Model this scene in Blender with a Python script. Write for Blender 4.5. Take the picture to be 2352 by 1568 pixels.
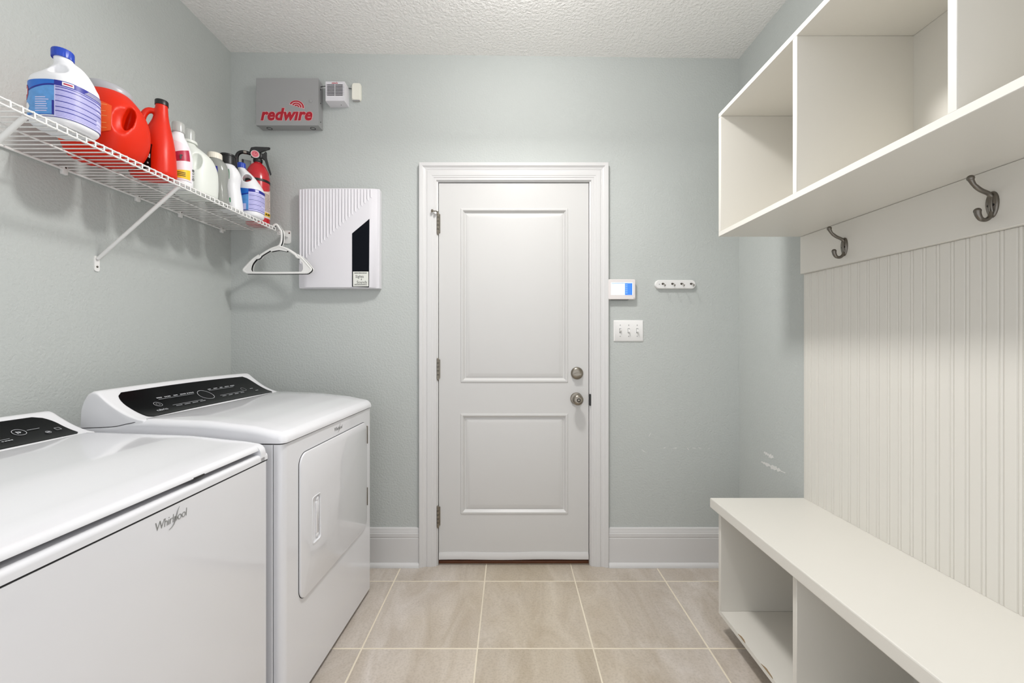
import bpy, bmesh, math, random
from mathutils import Matrix, Vector, Euler
random.seed(7)
PI = math.pi
# ------------------------------------------------------------------ clear
for o in list(bpy.data.objects): bpy.data.objects.remove(o, do_unlink=True)
S = bpy.context.scene
C = S.collection
# ------------------------------------------------------------------ camera
F = 949.0; CX, CY, CH = 1172.0, 779.0, 1.219
cam_d = bpy.data.cameras.new('camera'); cam = bpy.data.objects.new('camera', cam_d); C.objects.link(cam)
cam_d.sensor_width = 36.0; cam_d.lens = F/2352*36.0
cam_d.shift_x = (1176-CX)/2352; cam_d.shift_y = -(784-CY)/2352
cam_d.clip_start = 0.02
cam.location = (0, 0, CH); cam.rotation_euler = (PI/2, 0, 0)
S.camera = cam
# ------------------------------------------------------------------ world, light, exposure
w = bpy.data.worlds.new('world'); S.world = w; w.use_nodes = True
w.node_tree.nodes['Background'].inputs[0].default_value = (0.985, 1.0, 1.035, 1)
w.node_tree.nodes['Background'].inputs[1].default_value = 0.98
ld = bpy.data.lights.new('ceiling_lamp_light', 'AREA'); lo = bpy.data.objects.new('ceiling_lamp_light', ld)
C.objects.link(lo); lo.location = (0.06, 1.40, 2.70); ld.shape = 'DISK'; ld.size = 0.26; lo.rotation_euler = (-0.44, 0, 0); ld.energy = 22
ld.color = (1.0, 0.985, 0.97)
ld2 = bpy.data.lights.new('ceiling_lamp_glow', 'POINT'); lo2 = bpy.data.objects.new('ceiling_lamp_glow', ld2)   # sideways glow of the same lamp
C.objects.link(lo2); lo2.location = (0.06, 1.40, 2.66); ld2.energy = 10.5; ld2.shadow_soft_size = 0.075; ld2.color = (1.0, 0.985, 0.97)
S.view_settings.view_transform = 'Standard'; S.view_settings.look = 'None'
S.view_settings.gamma = 1.0; S.view_settings.use_curve_mapping = False
S.view_settings.exposure = 0.27

# ------------------------------------------------------------------ room dimensions
YB = 2.23; XL = -1.508; XR = 1.235; ZC = 2.75; YF = -0.15
def W(x, y, d): return Vector(((x-CX)*d/F, d, CH-(y-CY)*d/F))

# ------------------------------------------------------------------ helpers: materials
def srgb(r, g, b):
    f = lambda c: c/12.92 if c <= 0.04045 else ((c+0.055)/1.055)**2.4
    return (f(r/255), f(g/255), f(b/255), 1)
def mat(name, col, rough=0.5, metal=0.0, coat=0.0, bump=None, mottle=None, trans=0.0, emit=None, spec=None, alpha=None):
    """bump=(scale, strength, distance); mottle=(scale, amount)"""
    m = bpy.data.materials.new(name); m.use_nodes = True
    nt = m.node_tree; b = nt.nodes['Principled BSDF']
    c = srgb(*col)
    b.inputs['Base Color'].default_value = c
    b.inputs['Roughness'].default_value = rough; b.inputs['Metallic'].default_value = metal
    b.inputs['Coat Weight'].default_value = coat; b.inputs['Coat Roughness'].default_value = 0.06
    b.inputs['Transmission Weight'].default_value = trans
    if spec is not None: b.inputs['Specular IOR Level'].default_value = spec
    if alpha is not None: b.inputs['Alpha'].default_value = alpha
    if emit:
        b.inputs['Emission Color'].default_value = srgb(*emit[0]); b.inputs['Emission Strength'].default_value = emit[1]
    tc = nt.nodes.new('ShaderNodeTexCoord')
    if bump:
        n = nt.nodes.new('ShaderNodeTexNoise'); n.inputs['Scale'].default_value = bump[0]
        n.inputs['Detail'].default_value = 3.0; n.inputs['Roughness'].default_value = 0.55
        nt.links.new(tc.outputs['Object'], n.inputs['Vector'])
        bp = nt.nodes.new('ShaderNodeBump'); bp.inputs['Strength'].default_value = bump[1]; bp.inputs['Distance'].default_value = bump[2]
        nt.links.new(n.outputs['Fac'], bp.inputs['Height']); nt.links.new(bp.outputs['Normal'], b.inputs['Normal'])
    if mottle:
        n = nt.nodes.new('ShaderNodeTexNoise'); n.inputs['Scale'].default_value = mottle[0]; n.inputs['Detail'].default_value = 5
        nt.links.new(tc.outputs['Object'], n.inputs['Vector'])
        mx = nt.nodes.new('ShaderNodeMix'); mx.data_type = 'RGBA'
        a = mottle[1]
        mx.inputs[6].default_value = (c[0]*(1-a), c[1]*(1-a), c[2]*(1-a), 1)
        mx.inputs[7].default_value = (min(1, c[0]*(1+a)), min(1, c[1]*(1+a)), min(1, c[2]*(1+a)), 1)
        nt.links.new(n.outputs['Fac'], mx.inputs[0]); nt.links.new(mx.outputs[2], b.inputs['Base Color'])
    return m

MT = {}
MT['wall'] = mat('wall_paint', (188, 192, 189), 0.65, bump=(105, 0.5, 0.0045), mottle=(2.5, 0.025))
MT['ceil'] = mat('ceiling_paint', (246, 244, 241), 0.8, bump=(75, 0.9, 0.008))
MT['trim'] = mat('trim_gloss_paint', (212, 211, 210), 0.32, mottle=(4, 0.015))
MT['door'] = mat('door_paint', (205, 204, 202), 0.38, mottle=(3, 0.012))
MT['cab'] = mat('cabinet_paint', (221, 218, 210), 0.38, mottle=(3, 0.015), bump=(220, 0.03, 0.001))
MT['cabedge'] = MT['cab']
MT['appl'] = mat('appliance_enamel', (228, 228, 231), 0.16, coat=0.8)
MT['applpl'] = mat('appliance_plastic', (230, 230, 232), 0.3, coat=0.2)
MT['seam'] = mat('seam_dark', (38, 38, 38), 0.7)
MT['glossblack'] = mat('console_black_glass', (6, 7, 9), 0.16, spec=0.12)
MT['print'] = mat('console_print', (190, 192, 195), 0.5)
MT['chrome'] = mat('badge_chrome', (158, 158, 156), 0.35, metal=0.5)
MT['nickel'] = mat('satin_nickel', (150, 143, 132), 0.28, metal=1.0, mottle=(30, 0.1))
MT['darknickel'] = mat('antique_pewter', (122, 117, 110), 0.28, metal=1.0, mottle=(40, 0.2))
MT['black'] = mat('black_plastic', (16, 16, 17), 0.4)
MT['hole'] = mat('screw_hole_black', (12, 11, 10), 0.8)
MT['wire'] = mat('white_vinyl_wire', (232, 231, 228), 0.35)
MT['whitepl'] = mat('white_plastic', (232, 231, 229), 0.4)
MT['lilacpl'] = mat('cool_white_plastic', (224, 222, 226), 0.4)
MT['boxgrey'] = mat('painted_steel_grey', (160, 160, 160), 0.42, mottle=(5, 0.03))
MT['grout'] = mat('grout', (226, 216, 196), 0.85, mottle=(3, 0.22))
MT['threshold'] = mat('threshold_wood', (104, 60, 34), 0.5, mottle=(20, 0.25))
MT['redprint'] = mat('logo_red', (178, 22, 42), 0.45)
MT['pinkprint'] = mat('logo_outline_pink', (240, 190, 192), 0.45)
MT['scuff'] = mat('bare_plaster_scuff', (222, 221, 218), 0.8)
MT['blackinset'] = mat('smoked_panel', (8, 12, 20), 0.5, spec=0.1)
MT['paper'] = mat('sticker_paper', (226, 227, 220), 0.6)
MT['inkgrey'] = mat('ink_dark', (45, 45, 45), 0.6)

def tile_mat():
    m = bpy.data.materials.new('porcelain_tile'); m.use_nodes = True; nt = m.node_tree; b = nt.nodes['Principled BSDF']
    L = nt.links.new
    tc = nt.nodes.new('ShaderNodeTexCoord'); oi = nt.nodes.new('ShaderNodeObjectInfo')
    off = nt.nodes.new('ShaderNodeVectorMath'); off.operation = 'MULTIPLY_ADD'
    L(oi.outputs['Random'], off.inputs[0]); off.inputs[1].default_value = (31, 57, 11); 
    L(tc.outputs['Object'], off.inputs[2])
    # cloudy diagonal veining + fine speckle
    mp = nt.nodes.new('ShaderNodeMapping'); mp.inputs['Rotation'].default_value = (0, 0, 0.75); mp.inputs['Scale'].default_value = (5.5, 1.9, 1)
    L(off.outputs[0], mp.inputs['Vector'])
    n1 = nt.nodes.new('ShaderNodeTexNoise'); n1.inputs['Scale'].default_value = 1.3; n1.inputs['Detail'].default_value = 9; n1.inputs['Roughness'].default_value = 0.62; n1.inputs['Distortion'].default_value = 1.1
    L(mp.outputs[0], n1.inputs['Vector'])
    n2 = nt.nodes.new('ShaderNodeTexNoise'); n2.inputs['Scale'].default_value = 130; n2.inputs['Detail'].default_value = 5
    L(off.outputs[0], n2.inputs['Vector'])
    r = nt.nodes.new('ShaderNodeValToRGB'); r.color_ramp.elements[0].position = 0.28; r.color_ramp.elements[1].position = 0.74
    r.color_ramp.elements[0].color = srgb(179, 166, 149); r.color_ramp.elements[1].color = srgb(211, 202, 192)
    L(n1.outputs['Fac'], r.inputs[0])
    mx = nt.nodes.new('ShaderNodeMix'); mx.data_type = 'RGBA'; mx.blend_type = 'MULTIPLY'; mx.inputs[0].default_value = 0.5
    r2 = nt.nodes.new('ShaderNodeValToRGB'); r2.color_ramp.elements[0].position = 0.3; r2.color_ramp.elements[1].position = 0.55
    r2.color_ramp.elements[0].color = (0.72, 0.71, 0.69, 1); r2.color_ramp.elements[1].color = (1, 1, 1, 1)
    L(n2.outputs['Fac'], r2.inputs[0]); L(r.outputs[0], mx.inputs[6]); L(r2.outputs[0], mx.inputs[7])
    hs = nt.nodes.new('ShaderNodeHueSaturation')
    mr = nt.nodes.new('ShaderNodeMapRange'); mr.inputs[3].default_value = 0.93; mr.inputs[4].default_value = 1.05
    L(oi.outputs['Random'], mr.inputs[0]); L(mr.outputs[0], hs.inputs['Value']); L(mx.outputs[2], hs.inputs['Color'])
    ge = nt.nodes.new('ShaderNodeNewGeometry'); sx = nt.nodes.new('ShaderNodeSeparateXYZ'); L(ge.outputs['Position'], sx.inputs[0])
    ab_ = nt.nodes.new('ShaderNodeMath'); ab_.operation = 'ABSOLUTE'; sh = nt.nodes.new('ShaderNodeMath'); sh.operation = 'SUBTRACT'; sh.inputs[1].default_value = 0.12
    L(sx.outputs[0], sh.inputs[0]); L(sh.outputs[0], ab_.inputs[0])
    n3 = nt.nodes.new('ShaderNodeTexNoise'); n3.inputs['Scale'].default_value = 4; L(ge.outputs['Position'], n3.inputs['Vector'])
    ad = nt.nodes.new('ShaderNodeMath'); ad.operation = 'MULTIPLY_ADD'; ad.inputs[1].default_value = 0.5; L(n3.outputs['Fac'], ad.inputs[0]); L(ab_.outputs[0], ad.inputs[2])
    m3 = nt.nodes.new('ShaderNodeMapRange'); m3.inputs[1].default_value = 0.30; m3.inputs[2].default_value = 0.85; m3.inputs[3].default_value = 1; m3.inputs[4].default_value = 0
    L(ad.outputs[0], m3.inputs[0])
    mw = nt.nodes.new('ShaderNodeMix'); mw.data_type = 'RGBA'; mw.blend_type = 'MULTIPLY'; L(m3.outputs[0], mw.inputs[0]); L(hs.outputs[0], mw.inputs[6]); mw.inputs[7].default_value = (1.0, 0.965, 0.86, 1)   # trodden, yellowed path to the door
    mc = nt.nodes.new('ShaderNodeMix'); mc.data_type = 'RGBA'; mc.blend_type = 'MULTIPLY'; mc.inputs[0].default_value = 1; L(mw.outputs[2], mc.inputs[6]); mc.inputs[7].default_value = (1.0, 1.01, 1.04, 1)
    L(mc.outputs[2], b.inputs['Base Color']); b.inputs['Roughness'].default_value = 0.42
    bp = nt.nodes.new('ShaderNodeBump'); bp.inputs['Strength'].default_value = 0.08; bp.inputs['Distance'].default_value = 0.002
    L(n2.outputs['Fac'], bp.inputs['Height']); L(bp.outputs[0], b.inputs['Normal'])
    return m
MT['tile'] = tile_mat()

# ------------------------------------------------------------------ helpers: objects
MW = {}
def kindstruct(o): o['kind'] = 'structure'; return o
def tag(o, label, cat, group=None):
    o['label'] = label; o['category'] = cat
    if group: o['group'] = group
    return o
def thing(name, label, cat, loc=(0, 0, 0), rz=0.0, group=None):
    o = bpy.data.objects.new(name, None); o.empty_display_size = 0.05; C.objects.link(o)
    o.location = loc; o.rotation_euler = (0, 0, rz)
    MW[o.name] = Matrix.Translation(loc) @ Matrix.Rotation(rz, 4, 'Z')
    if label: tag(o, label, cat, group)
    return o
def obj(name, bm, m, parent=None, local=False, smooth=40, label=None):
    """link bm as ONE mesh object; bm in world coordinates unless local"""
    if parent is not None and not local:
        bm.transform(MW[parent.name].inverted())
    bmesh.ops.recalc_face_normals(bm, faces=bm.faces)
    me = bpy.data.meshes.new(name); bm.to_mesh(me); bm.free()
    return link(name, me, m, parent, smooth, label)
def link(name, me, m, parent=None, smooth=40, label=None):
    for mm in (m if isinstance(m, (list, tuple)) else [m]):
        me.materials.append(MT[mm] if isinstance(mm, str) else mm)
    if smooth:
        for p in me.polygons: p.use_smooth = True
        me.set_sharp_from_angle(angle=math.radians(smooth))
    o = bpy.data.objects.new(name, me); C.objects.link(o)
    if parent is not None:
        o.parent = parent; MW[o.name] = MW[parent.name]
    else: MW[o.name] = Matrix.Identity(4)
    if label: o['label'] = label
    return o
def BM(): return bmesh.new()

# ------------------------------------------------------------------ helpers: shapes
def box(x0, x1, y0, y1, z0, z1, bev=0.0, seg=2, bm=None):
    bm2 = BM()
    vs = [bm2.verts.new((x, y, z)) for x in (x0, x1) for y in (y0, y1) for z in (z0, z1)]
    for f in ((0, 1, 3, 2), (4, 6, 7, 5), (0, 4, 5, 1), (2, 3, 7, 6), (0, 2, 6, 4), (1, 5, 7, 3)):
        bm2.faces.new([vs[i] for i in f])
    if bev > 0:
        bmesh.ops.recalc_face_normals(bm2, faces=bm2.faces)
        bmesh.ops.bevel(bm2, geom=list(bm2.edges), offset=bev, segments=seg, affect='EDGES', profile=0.5)
    if bm is None: return bm2
    return merge(bm, bm2)
def merge(bm, bm2, mi=None):
    bmesh.ops.recalc_face_normals(bm2, faces=bm2.faces)
    m = {}
    for v in bm2.verts: m[v] = bm.verts.new(v.co)
    for f in bm2.faces:
        nf = bm.faces.new([m[v] for v in f.verts])
        nf.material_index = f.material_index if mi is None else mi
    bm2.free(); return bm
def loft(rings, caps=True, closed=True, bm=None):
    bm = bm or BM()
    R = [[bm.verts.new(p) for p in r] for r in rings]
    n = len(R[0])
    for a, b in zip(R, R[1:]):
        for i in range(n if closed else n-1):
            j = (i+1) % n
            bm.faces.new((a[i], a[j], b[j], b[i]))
    if caps and closed:
        bm.faces.new(R[0][::-1]); bm.faces.new(R[-1])
    return bm
def prism(pts, fn, bm=None):
    """pts: 2-D outline; fn(p, k) -> 3-D for k in 0, 1"""
    return loft([[fn(p, 0) for p in pts], [fn(p, 1) for p in pts]], bm=bm)
def rrect(x0, x1, y0, y1, r, n=6):
    """rounded rectangle outline; r one radius or four (BL, BR, TR, TL)"""
    if not isinstance(r, (list, tuple)): r = [r]*4
    out = []
    for (cx, cy, a0, rr) in ((x0+r[0], y0+r[0], PI, r[0]), (x1-r[1], y0+r[1], 1.5*PI, r[1]), (x1-r[2], y1-r[2], 0, r[2]), (x0+r[3], y1-r[3], .5*PI, r[3])):
        if rr <= 1e-6: out.append((cx, cy)); continue
        for k in range(n+1):
            a = a0 + k/n*PI/2
            out.append((cx+rr*math.cos(a), cy+rr*math.sin(a)))
    return out
def tube(pts, r, n=8, bm=None, flat=None):
    """swept tube; r number or list; flat=(axis vector, factor) squashes"""
    pts = [Vector(p) for p in pts]
    rs = r if isinstance(r, (list, tuple)) else [r]*len(pts)
    rings = []; up = None
    for i, p in enumerate(pts):
        t = (pts[min(i+1, len(pts)-1)] - pts[max(i-1, 0)]).normalized()
        if up is None:
            up = Vector((0, 0, 1)) if abs(t.z) < 0.9 else Vector((0, 1, 0))
        a = t.cross(up).normalized(); up = a.cross(t).normalized()
        ring = []
        for k in range(n):
            q = 2*PI*k/n
            v = a*math.cos(q)*rs[i] + up*math.sin(q)*rs[i]
            if flat: 
                ax = flat[0]; d = v.dot(ax); v = v - ax*d*(1-flat[1])
            ring.append(p+v)
        rings.append(ring)
    return loft(rings, bm=bm)
def smoothpath(P, k=6):
    P = [Vector(p) for p in P]; out = []
    for i in range(len(P)-1):
        p0 = P[max(i-1, 0)]; p1 = P[i]; p2 = P[i+1]; p3 = P[min(i+2, len(P)-1)]
        for j in range(k):
            t = j/k
            out.append(0.5*((2*p1)+(p2-p0)*t+(2*p0-5*p1+4*p2-p3)*t*t+(3*p1-p0-3*p2+p3)*t**3))
    out.append(P[-1]); return out
def lathe(prof, n=32, mtx=None, bm=None):
    rings = [[Vector((r*math.cos(2*PI*k/n), r*math.sin(2*PI*k/n), z)) for k in range(n)] for r, z in prof]
    if mtx: rings = [[mtx @ p for p in r] for r in rings]
    return loft(rings, bm=bm)
def disc_y(x, y, z, r, th, n=24, bm=None):
    """disc facing -Y"""
    return lathe([(r, 0), (r, th*0.7), (r*0.94, th)], n, Matrix.Translation((x, y, z)) @ Matrix.Rotation(PI/2, 4, 'X'), bm)
FACE = Matrix(((1, 0, 0, 0), (0, 0, -1, 0), (0, 1, 0, 0), (0, 0, 0, 1)))   # text plane -> wall facing -Y
def text(s, size, mtx, shear=0.0, offset=0.0, extrude=0.0004, sx=1.0, align='CENTER', bm=None, spacing=1.0, bold=0.0):
    cu = bpy.data.curves.new('t', 'FONT'); cu.body = s; cu.size = size; cu.shear = shear; cu.offset = offset
    cu.extrude = extrude; cu.align_x = align; cu.align_y = 'CENTER'; cu.space_character = spacing; cu.resolution_u = 3
    if bold: cu.bevel_depth = bold; cu.bevel_resolution = 1; cu.extrude = 0
    o = bpy.data.objects.new('t', cu); C.objects.link(o)
    dg = bpy.context.evaluated_depsgraph_get(); dg.update()
    me = bpy.data.meshes.new_from_object(o.evaluated_get(dg))
    bpy.data.objects.remove(o, do_unlink=True); bpy.data.curves.remove(cu)
    b2 = BM(); b2.from_mesh(me); bpy.data.meshes.remove(me)
    b2.transform(mtx @ Matrix.Diagonal((sx, 1, (extrude/bold if bold else 1), 1)))
    if bm is None: return b2
    return merge(bm, b2)
def evaluate(bm, cuts=(), voxel=0.0025, smooth=4):
    """union shells in bm, cut, remesh and relax -> a new mesh"""
    me = bpy.data.meshes.new('tmp'); bmesh.ops.recalc_face_normals(bm, faces=bm.faces); bm.to_mesh(me); bm.free()
    o = bpy.data.objects.new('tmp', me); C.objects.link(o); tmp = [o]
    for cb in cuts:
        cm = bpy.data.meshes.new('cut'); bmesh.ops.recalc_face_normals(cb, faces=cb.faces); cb.to_mesh(cm); cb.free()
        co = bpy.data.objects.new('cut', cm); C.objects.link(co); tmp.append(co)
        md = o.modifiers.new('b', 'BOOLEAN'); md.operation = 'DIFFERENCE'; md.object = co; md.solver = 'EXACT'
    if voxel:
        md = o.modifiers.new('r', 'REMESH'); md.mode = 'VOXEL'; md.voxel_size = voxel
        md = o.modifiers.new('s', 'SMOOTH'); md.factor = 0.5; md.iterations = smooth
    dg = bpy.context.evaluated_depsgraph_get(); dg.update()
    res = bpy.data.meshes.new_from_object(o.evaluated_get(dg))
    for t in tmp: bpy.data.objects.remove(t, do_unlink=True)
    res.materials.clear()
    return res
def ellipsoid(c, r, rot=(0, 0, 0), n=20):
    b = BM(); bmesh.ops.create_uvsphere(b, u_segments=n, v_segments=n//2, radius=1)
    b.transform(Matrix.Translation(c) @ Euler(rot).to_matrix().to_4x4() @ Matrix.Diagonal((*r, 1))); return b

# ================================================================== THE ROOM
# ---- floor and tiles
floor = kindstruct(obj('floor', box(XL-0.1, XR+0.1, YF, YB+0.16, -0.06, -0.0012), 'grout', smooth=0))
T = 0.4565; G = 0.0052
x_lines = [-0.586 + T*k for k in range(-3, 6)]
y_lines = [2.0844 - 0.4535*k for k in range(-1, 7)]
for i in range(len(x_lines)-1):
    for j in range(len(y_lines)-1):
        a0, a1 = max(x_lines[i], XL+0.002), min(x_lines[i+1], XR-0.002)
        b0, b1 = y_lines[j+1], y_lines[j]
        top = YB-0.002
        if j == 0 and a1 > -0.40 and a0 < 0.44: top = 2.2505
        b1 = min(b1, top); b0 = max(b0, YF)
        if a1-a0 < 0.02 or b1-b0 < 0.02: continue
        cx, cy = (a0+a1)/2, (b0+b1)/2
        hx, hy = (a1-a0-G)/2, (b1-b0-G)/2
        o = obj('tile', box(-hx, hx, -hy, hy, -0.008, 0, 0.0015, 1), 'tile', floor, local=True, smooth=30)
        o.location = (cx, cy, random.uniform(-0.0005, 0.0))
# ---- ceiling (falls slightly to the right as in the photo)
bm = BM()
loft([[(XL-.1, y, 2.769), (XR+.1, y, 2.732), (XR+.1, y, 2.86), (XL-.1, y, 2.86)] for y in (YF, YB+.1)], bm=bm)
kindstruct(obj('ceiling', bm, 'ceil', smooth=0))
# ---- walls
DX0, DX1, DZ1 = -0.392, 0.430, 2.068          # rough opening between jambs
bm = box(XL-.1, DX0-.02, YB, YB+.12, 0, 2.86)
box(DX1+.02, XR+.1, YB, YB+.12, 0, 2.86, bm=bm); box(DX0-.02, DX1+.02, YB, YB+.12, DZ1+.02, 2.86, bm=bm)
wall_back = kindstruct(obj('wall_back', bm, 'wall', smooth=0))
wall_left = kindstruct(obj('wall_left', box(XL-.1, XL, YF, YB, 0, 2.86), 'wall', smooth=0))
wall_right = kindstruct(obj('wall_right', box(XR, XR+.1, YF, YB, 0, 2.86), 'wall', smooth=0))
# scuffs on the walls (bare plaster showing)
def scuff(poly, fn, parent):
    obj('scuff_mark', prism(poly, fn), 'scuff', parent, smooth=0)
def rag(p0, p1, wdt, n=9):
    (ax, ay), (bx, by) = p0, p1; L = math.hypot(bx-ax, by-ay); nx, ny = -(by-ay)/L, (bx-ax)/L
    up, dn = [], []
    for k in range(n+1):
        t = k/n; ww = wdt*math.sin(PI*min(max(t, .06), .94))**0.5*random.uniform(.15, 1.15)
        up.append((ax+(bx-ax)*t+nx*ww, ay+(by-ay)*t+ny*ww)); ww *= random.uniform(.5, 1.1)
        dn.append((ax+(bx-ax)*t-nx*ww, ay+(by-ay)*t-ny*ww))
    return up + dn[::-1]
def right_px(p, k):
    d = XR*F/(p[0]-CX); v = W(p[0], p[1], d); v.x = XR-(0.0006 if k else -0.001); return v
scuff(rag((1749, 1060), (1804, 1086), 5.5, 26), right_px, wall_right)
scuff(rag((1755, 1038), (1777, 1051), 5.5, 16), right_px, wall_right)
def back_px(p, k): v = W(p[0], p[1], YB); v.y = YB-(0.0005 if k else -0.001); return v
for a, b_, ww in (((1472, 1031), (1485, 1040), 1.6), ((1490, 1002), (1495, 994), 1.2), ((1545, 1030), (1555, 1028), 1.3), ((1578, 1028), (1582, 1033), 1.1), ((1590, 1028), (1598, 1029), 1.0), ((1604, 1027), (1612, 1031), 1.3), ((1524, 1029), (1530, 1027), .8), ((1627, 1030), (1630, 1030), .8)):
    scuff(rag(a, b_, ww, 4), back_px, wall_back)
# ---- baseboards (profile: distance from wall, height)
BP = [(0, 0), (.014, 0), (.014, .150), (.0125, .153), (.0125, .156), (.0145, .159), (.0145, .176), (.0125, .179), (.0125, .183), (.011, .187), (.009, .203), (.006, .206), (0, .206)]
SH = [(.014, 0), (.030, 0)] + [(.014+.016*math.cos(a), .022*math.sin(a)) for a in (0.3, 0.7, 1.1, 1.5708)]
def baseboard(name, fn):
    o = kindstruct(obj(name, prism(BP, fn), 'trim', smooth=25))
    obj('shoe_molding', prism(SH, fn), 'trim', o, smooth=60); return o
baseboard('baseboard_back', lambda p, k: (( XL+.001, -0.487)[k], YB-p[0], p[1]))
baseboard('baseboard_back', lambda p, k: ((0.5265, XR-.001)[k], YB-p[0], p[1]))
baseboard('baseboard_left', lambda p, k: (XL+p[0], (YF, YB-.03)[k], p[1]))
baseboard('baseboard_right', lambda p, k: (XR-p[0], (1.76, YB-.03)[k], p[1]))
# ---- door casing, jambs
IX0, IX1, IZ = DX0+.002-.006, DX1-.002+.006, DZ1+.004
CP = [(0, 0), (0, .009), (.003, .0115), (.014, .0115), (.0155, .0135), (.024, .0140), (.0255, .0155), (.036, .0168), (.049, .0168), (.0515, .0142), (.0545, .0142), (.0565, .0160), (.061, .0162), (.066, .0175), (.071, .0200), (.0745, .0235), (.0775, .0245), (.090, .0245), (.092, .0228), (.092, 0)]
trim = kindstruct(thing('trim_1', None, None, ((IX0+IX1)/2, YB, 0)))
obj('casing', prism(CP, lambda p, k: (IX0-p[0], YB-p[1], (0, IZ+p[0])[k])), 'trim', trim, smooth=22)
obj('casing', prism(CP, lambda p, k: (IX1+p[0], YB-p[1], (0, IZ+p[0])[k])), 'trim', trim, smooth=22)
obj('casing', prism(CP, lambda p, k: ((IX0-p[0], IX1+p[0])[k], YB-p[1], IZ+p[0])), 'trim', trim, smooth=22)
obj('jamb', box(DX0-.018, DX0+.003, YB-.004, YB+.12, 0, DZ1+.015, .001), 'trim', trim)
obj('jamb', box(DX1-.003, DX1+.018, YB-.004, YB+.12, 0, DZ1+.015, .001), 'trim', trim)
obj('jamb', box(DX0+.003, DX1-.003, YB-.004, YB+.12, DZ1-.001, DZ1+.018, .001), 'trim', trim)
obj('door_gap_shade', box(DX0+.003, DX1-.003, YB+.055, YB+.07, 0.02, DZ1), 'seam', trim)  # dark sheet behind the whole slab; its colour stands in for shade in the gap
obj('strike_plate', prism(rrect(DX1-.004, DX1+.0035, 0.862, 0.925, .003), lambda p, k: (p[0], YB+(.004, -.0115)[k], p[1])), 'black', trim)
th = kindstruct(obj('trim_2', box(DX0-.005, DX1+.005, YB+.020, YB+.13, -.002, .014, .003), 'threshold'))
# ---- door
SX0, SX1, SZ0, SZ1 = -0.3855, 0.4235, 0.044, 2.0625
DY = YB+.004                                   # door face
door = kindstruct(thing('door_1', None, None, ((SX0+SX1)/2, DY, SZ0)))
PX0, PX1 = -0.268, 0.3125
U0, U1 = 0.986, 1.926; L0, L1 = 0.275, 0.817
bm = BM()
for (a, b_, c, d) in ((SX0, PX0, SZ0, SZ1), (PX1, SX1, SZ0, SZ1), (PX0, PX1, SZ0, L0), (PX0, PX1, L1, U0), (PX0, PX1, U1, SZ1)):
    box(a, b_, DY, DY+.04, c, d, bm=bm)
obj('slab', bm, 'door', door, smooth=0)
LP = [(0, -.0), (.0015, .003), (.004, .004), (.011, .004), (.013, .002), (.022, -.009), (.027, -.009), (.029, -.007), (.048, -.002), (.052, -.0015)]
for (z0, z1) in ((L0, L1), (U0, U1)):
    rings = [[(PX0+i, DY-d, z0+i), (PX1-i, DY-d, z0+i), (PX1-i, DY-d, z1-i), (PX0+i, DY-d, z1-i)] for i, d in LP]
    bm = loft(rings, caps=False); bm.verts.ensure_lookup_table(); bm.faces.new(bm.verts[-4:])
    obj('raised_panel', bm, 'door', door, smooth=20)
# door sweep (soft strip along the bottom)
bm = BM(); rings = []
for k in range(17):
    x = SX0+.001+(SX1-SX0-.002)*k/16; s = .0012*math.sin(k*.7)+.002*(k/16)**3
    rings.append([(x, DY+.002, .034+s), (x, DY-.008, .032+s), (x, DY-.010, .040+s), (x, DY-.007, .056+s), (x, DY-.004, .068+s*1.4), (x, DY+.002, .068+s*1.4)])
obj('door_sweep', loft(rings, bm=bm), 'trim', door, smooth=40)
def hinge(zc, pin=False):
    x, y = SX0-.004, DY-.009
    h = obj('hinge', tube([(x, y, zc-.053), (x, y, zc+.053)], .0062, 12), 'nickel', door)
    for k in range(4):
        obj('knuckle_joint', lathe([(.0065, -.0012), (.0065, .0012)], 12, Matrix.Translation((x, y, zc-.032+k*.0213))), 'hole', h)
    bm = lathe([(.003, -.010), (.0055, -.004), (.0055, 0)], 12, Matrix.Translation((x, y, zc-.053)))
    lathe([(.0055, 0), (.0055, .003), (.003, .006)], 12, Matrix.Translation((x, y, zc+.053)), bm)
    obj('finial', bm, 'nickel', h)
    obj('leaf', box(x, x+.012, DY-.004, DY-.0005, zc-.05, zc+.05), 'nickel', h)
    return h
for z in (1.844, 1.060, 0.265): hinge(z)
# hinge-pin door stop on the top hinge
bm = tube([(SX0-.004, DY-.010, 1.905), (SX0-.012, DY-.020, 1.905), (SX0-.026, DY-.030, 1.903)], .0032, 8)
lathe([(.004, 0), (.0085, .003), (.0085, .009), (.005, .011)], 14, Matrix.Translation((SX0-.026, DY-.030, 1.903)) @ Matrix.Rotation(-PI/2, 4, 'Y') @ Matrix.Rotation(.6, 4, 'X'), bm)
obj('hinge_pin_stop', bm, 'nickel', door)
obj('rubber_bumper', lathe([(.007, 0), (.008, .004), (.006, .012), (.003, .014)], 14, Matrix.Translation((SX0-.014, DY-.022, 1.893)) @ Matrix.Rotation(PI/2, 4, 'X')), 'whitepl', door)
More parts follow.
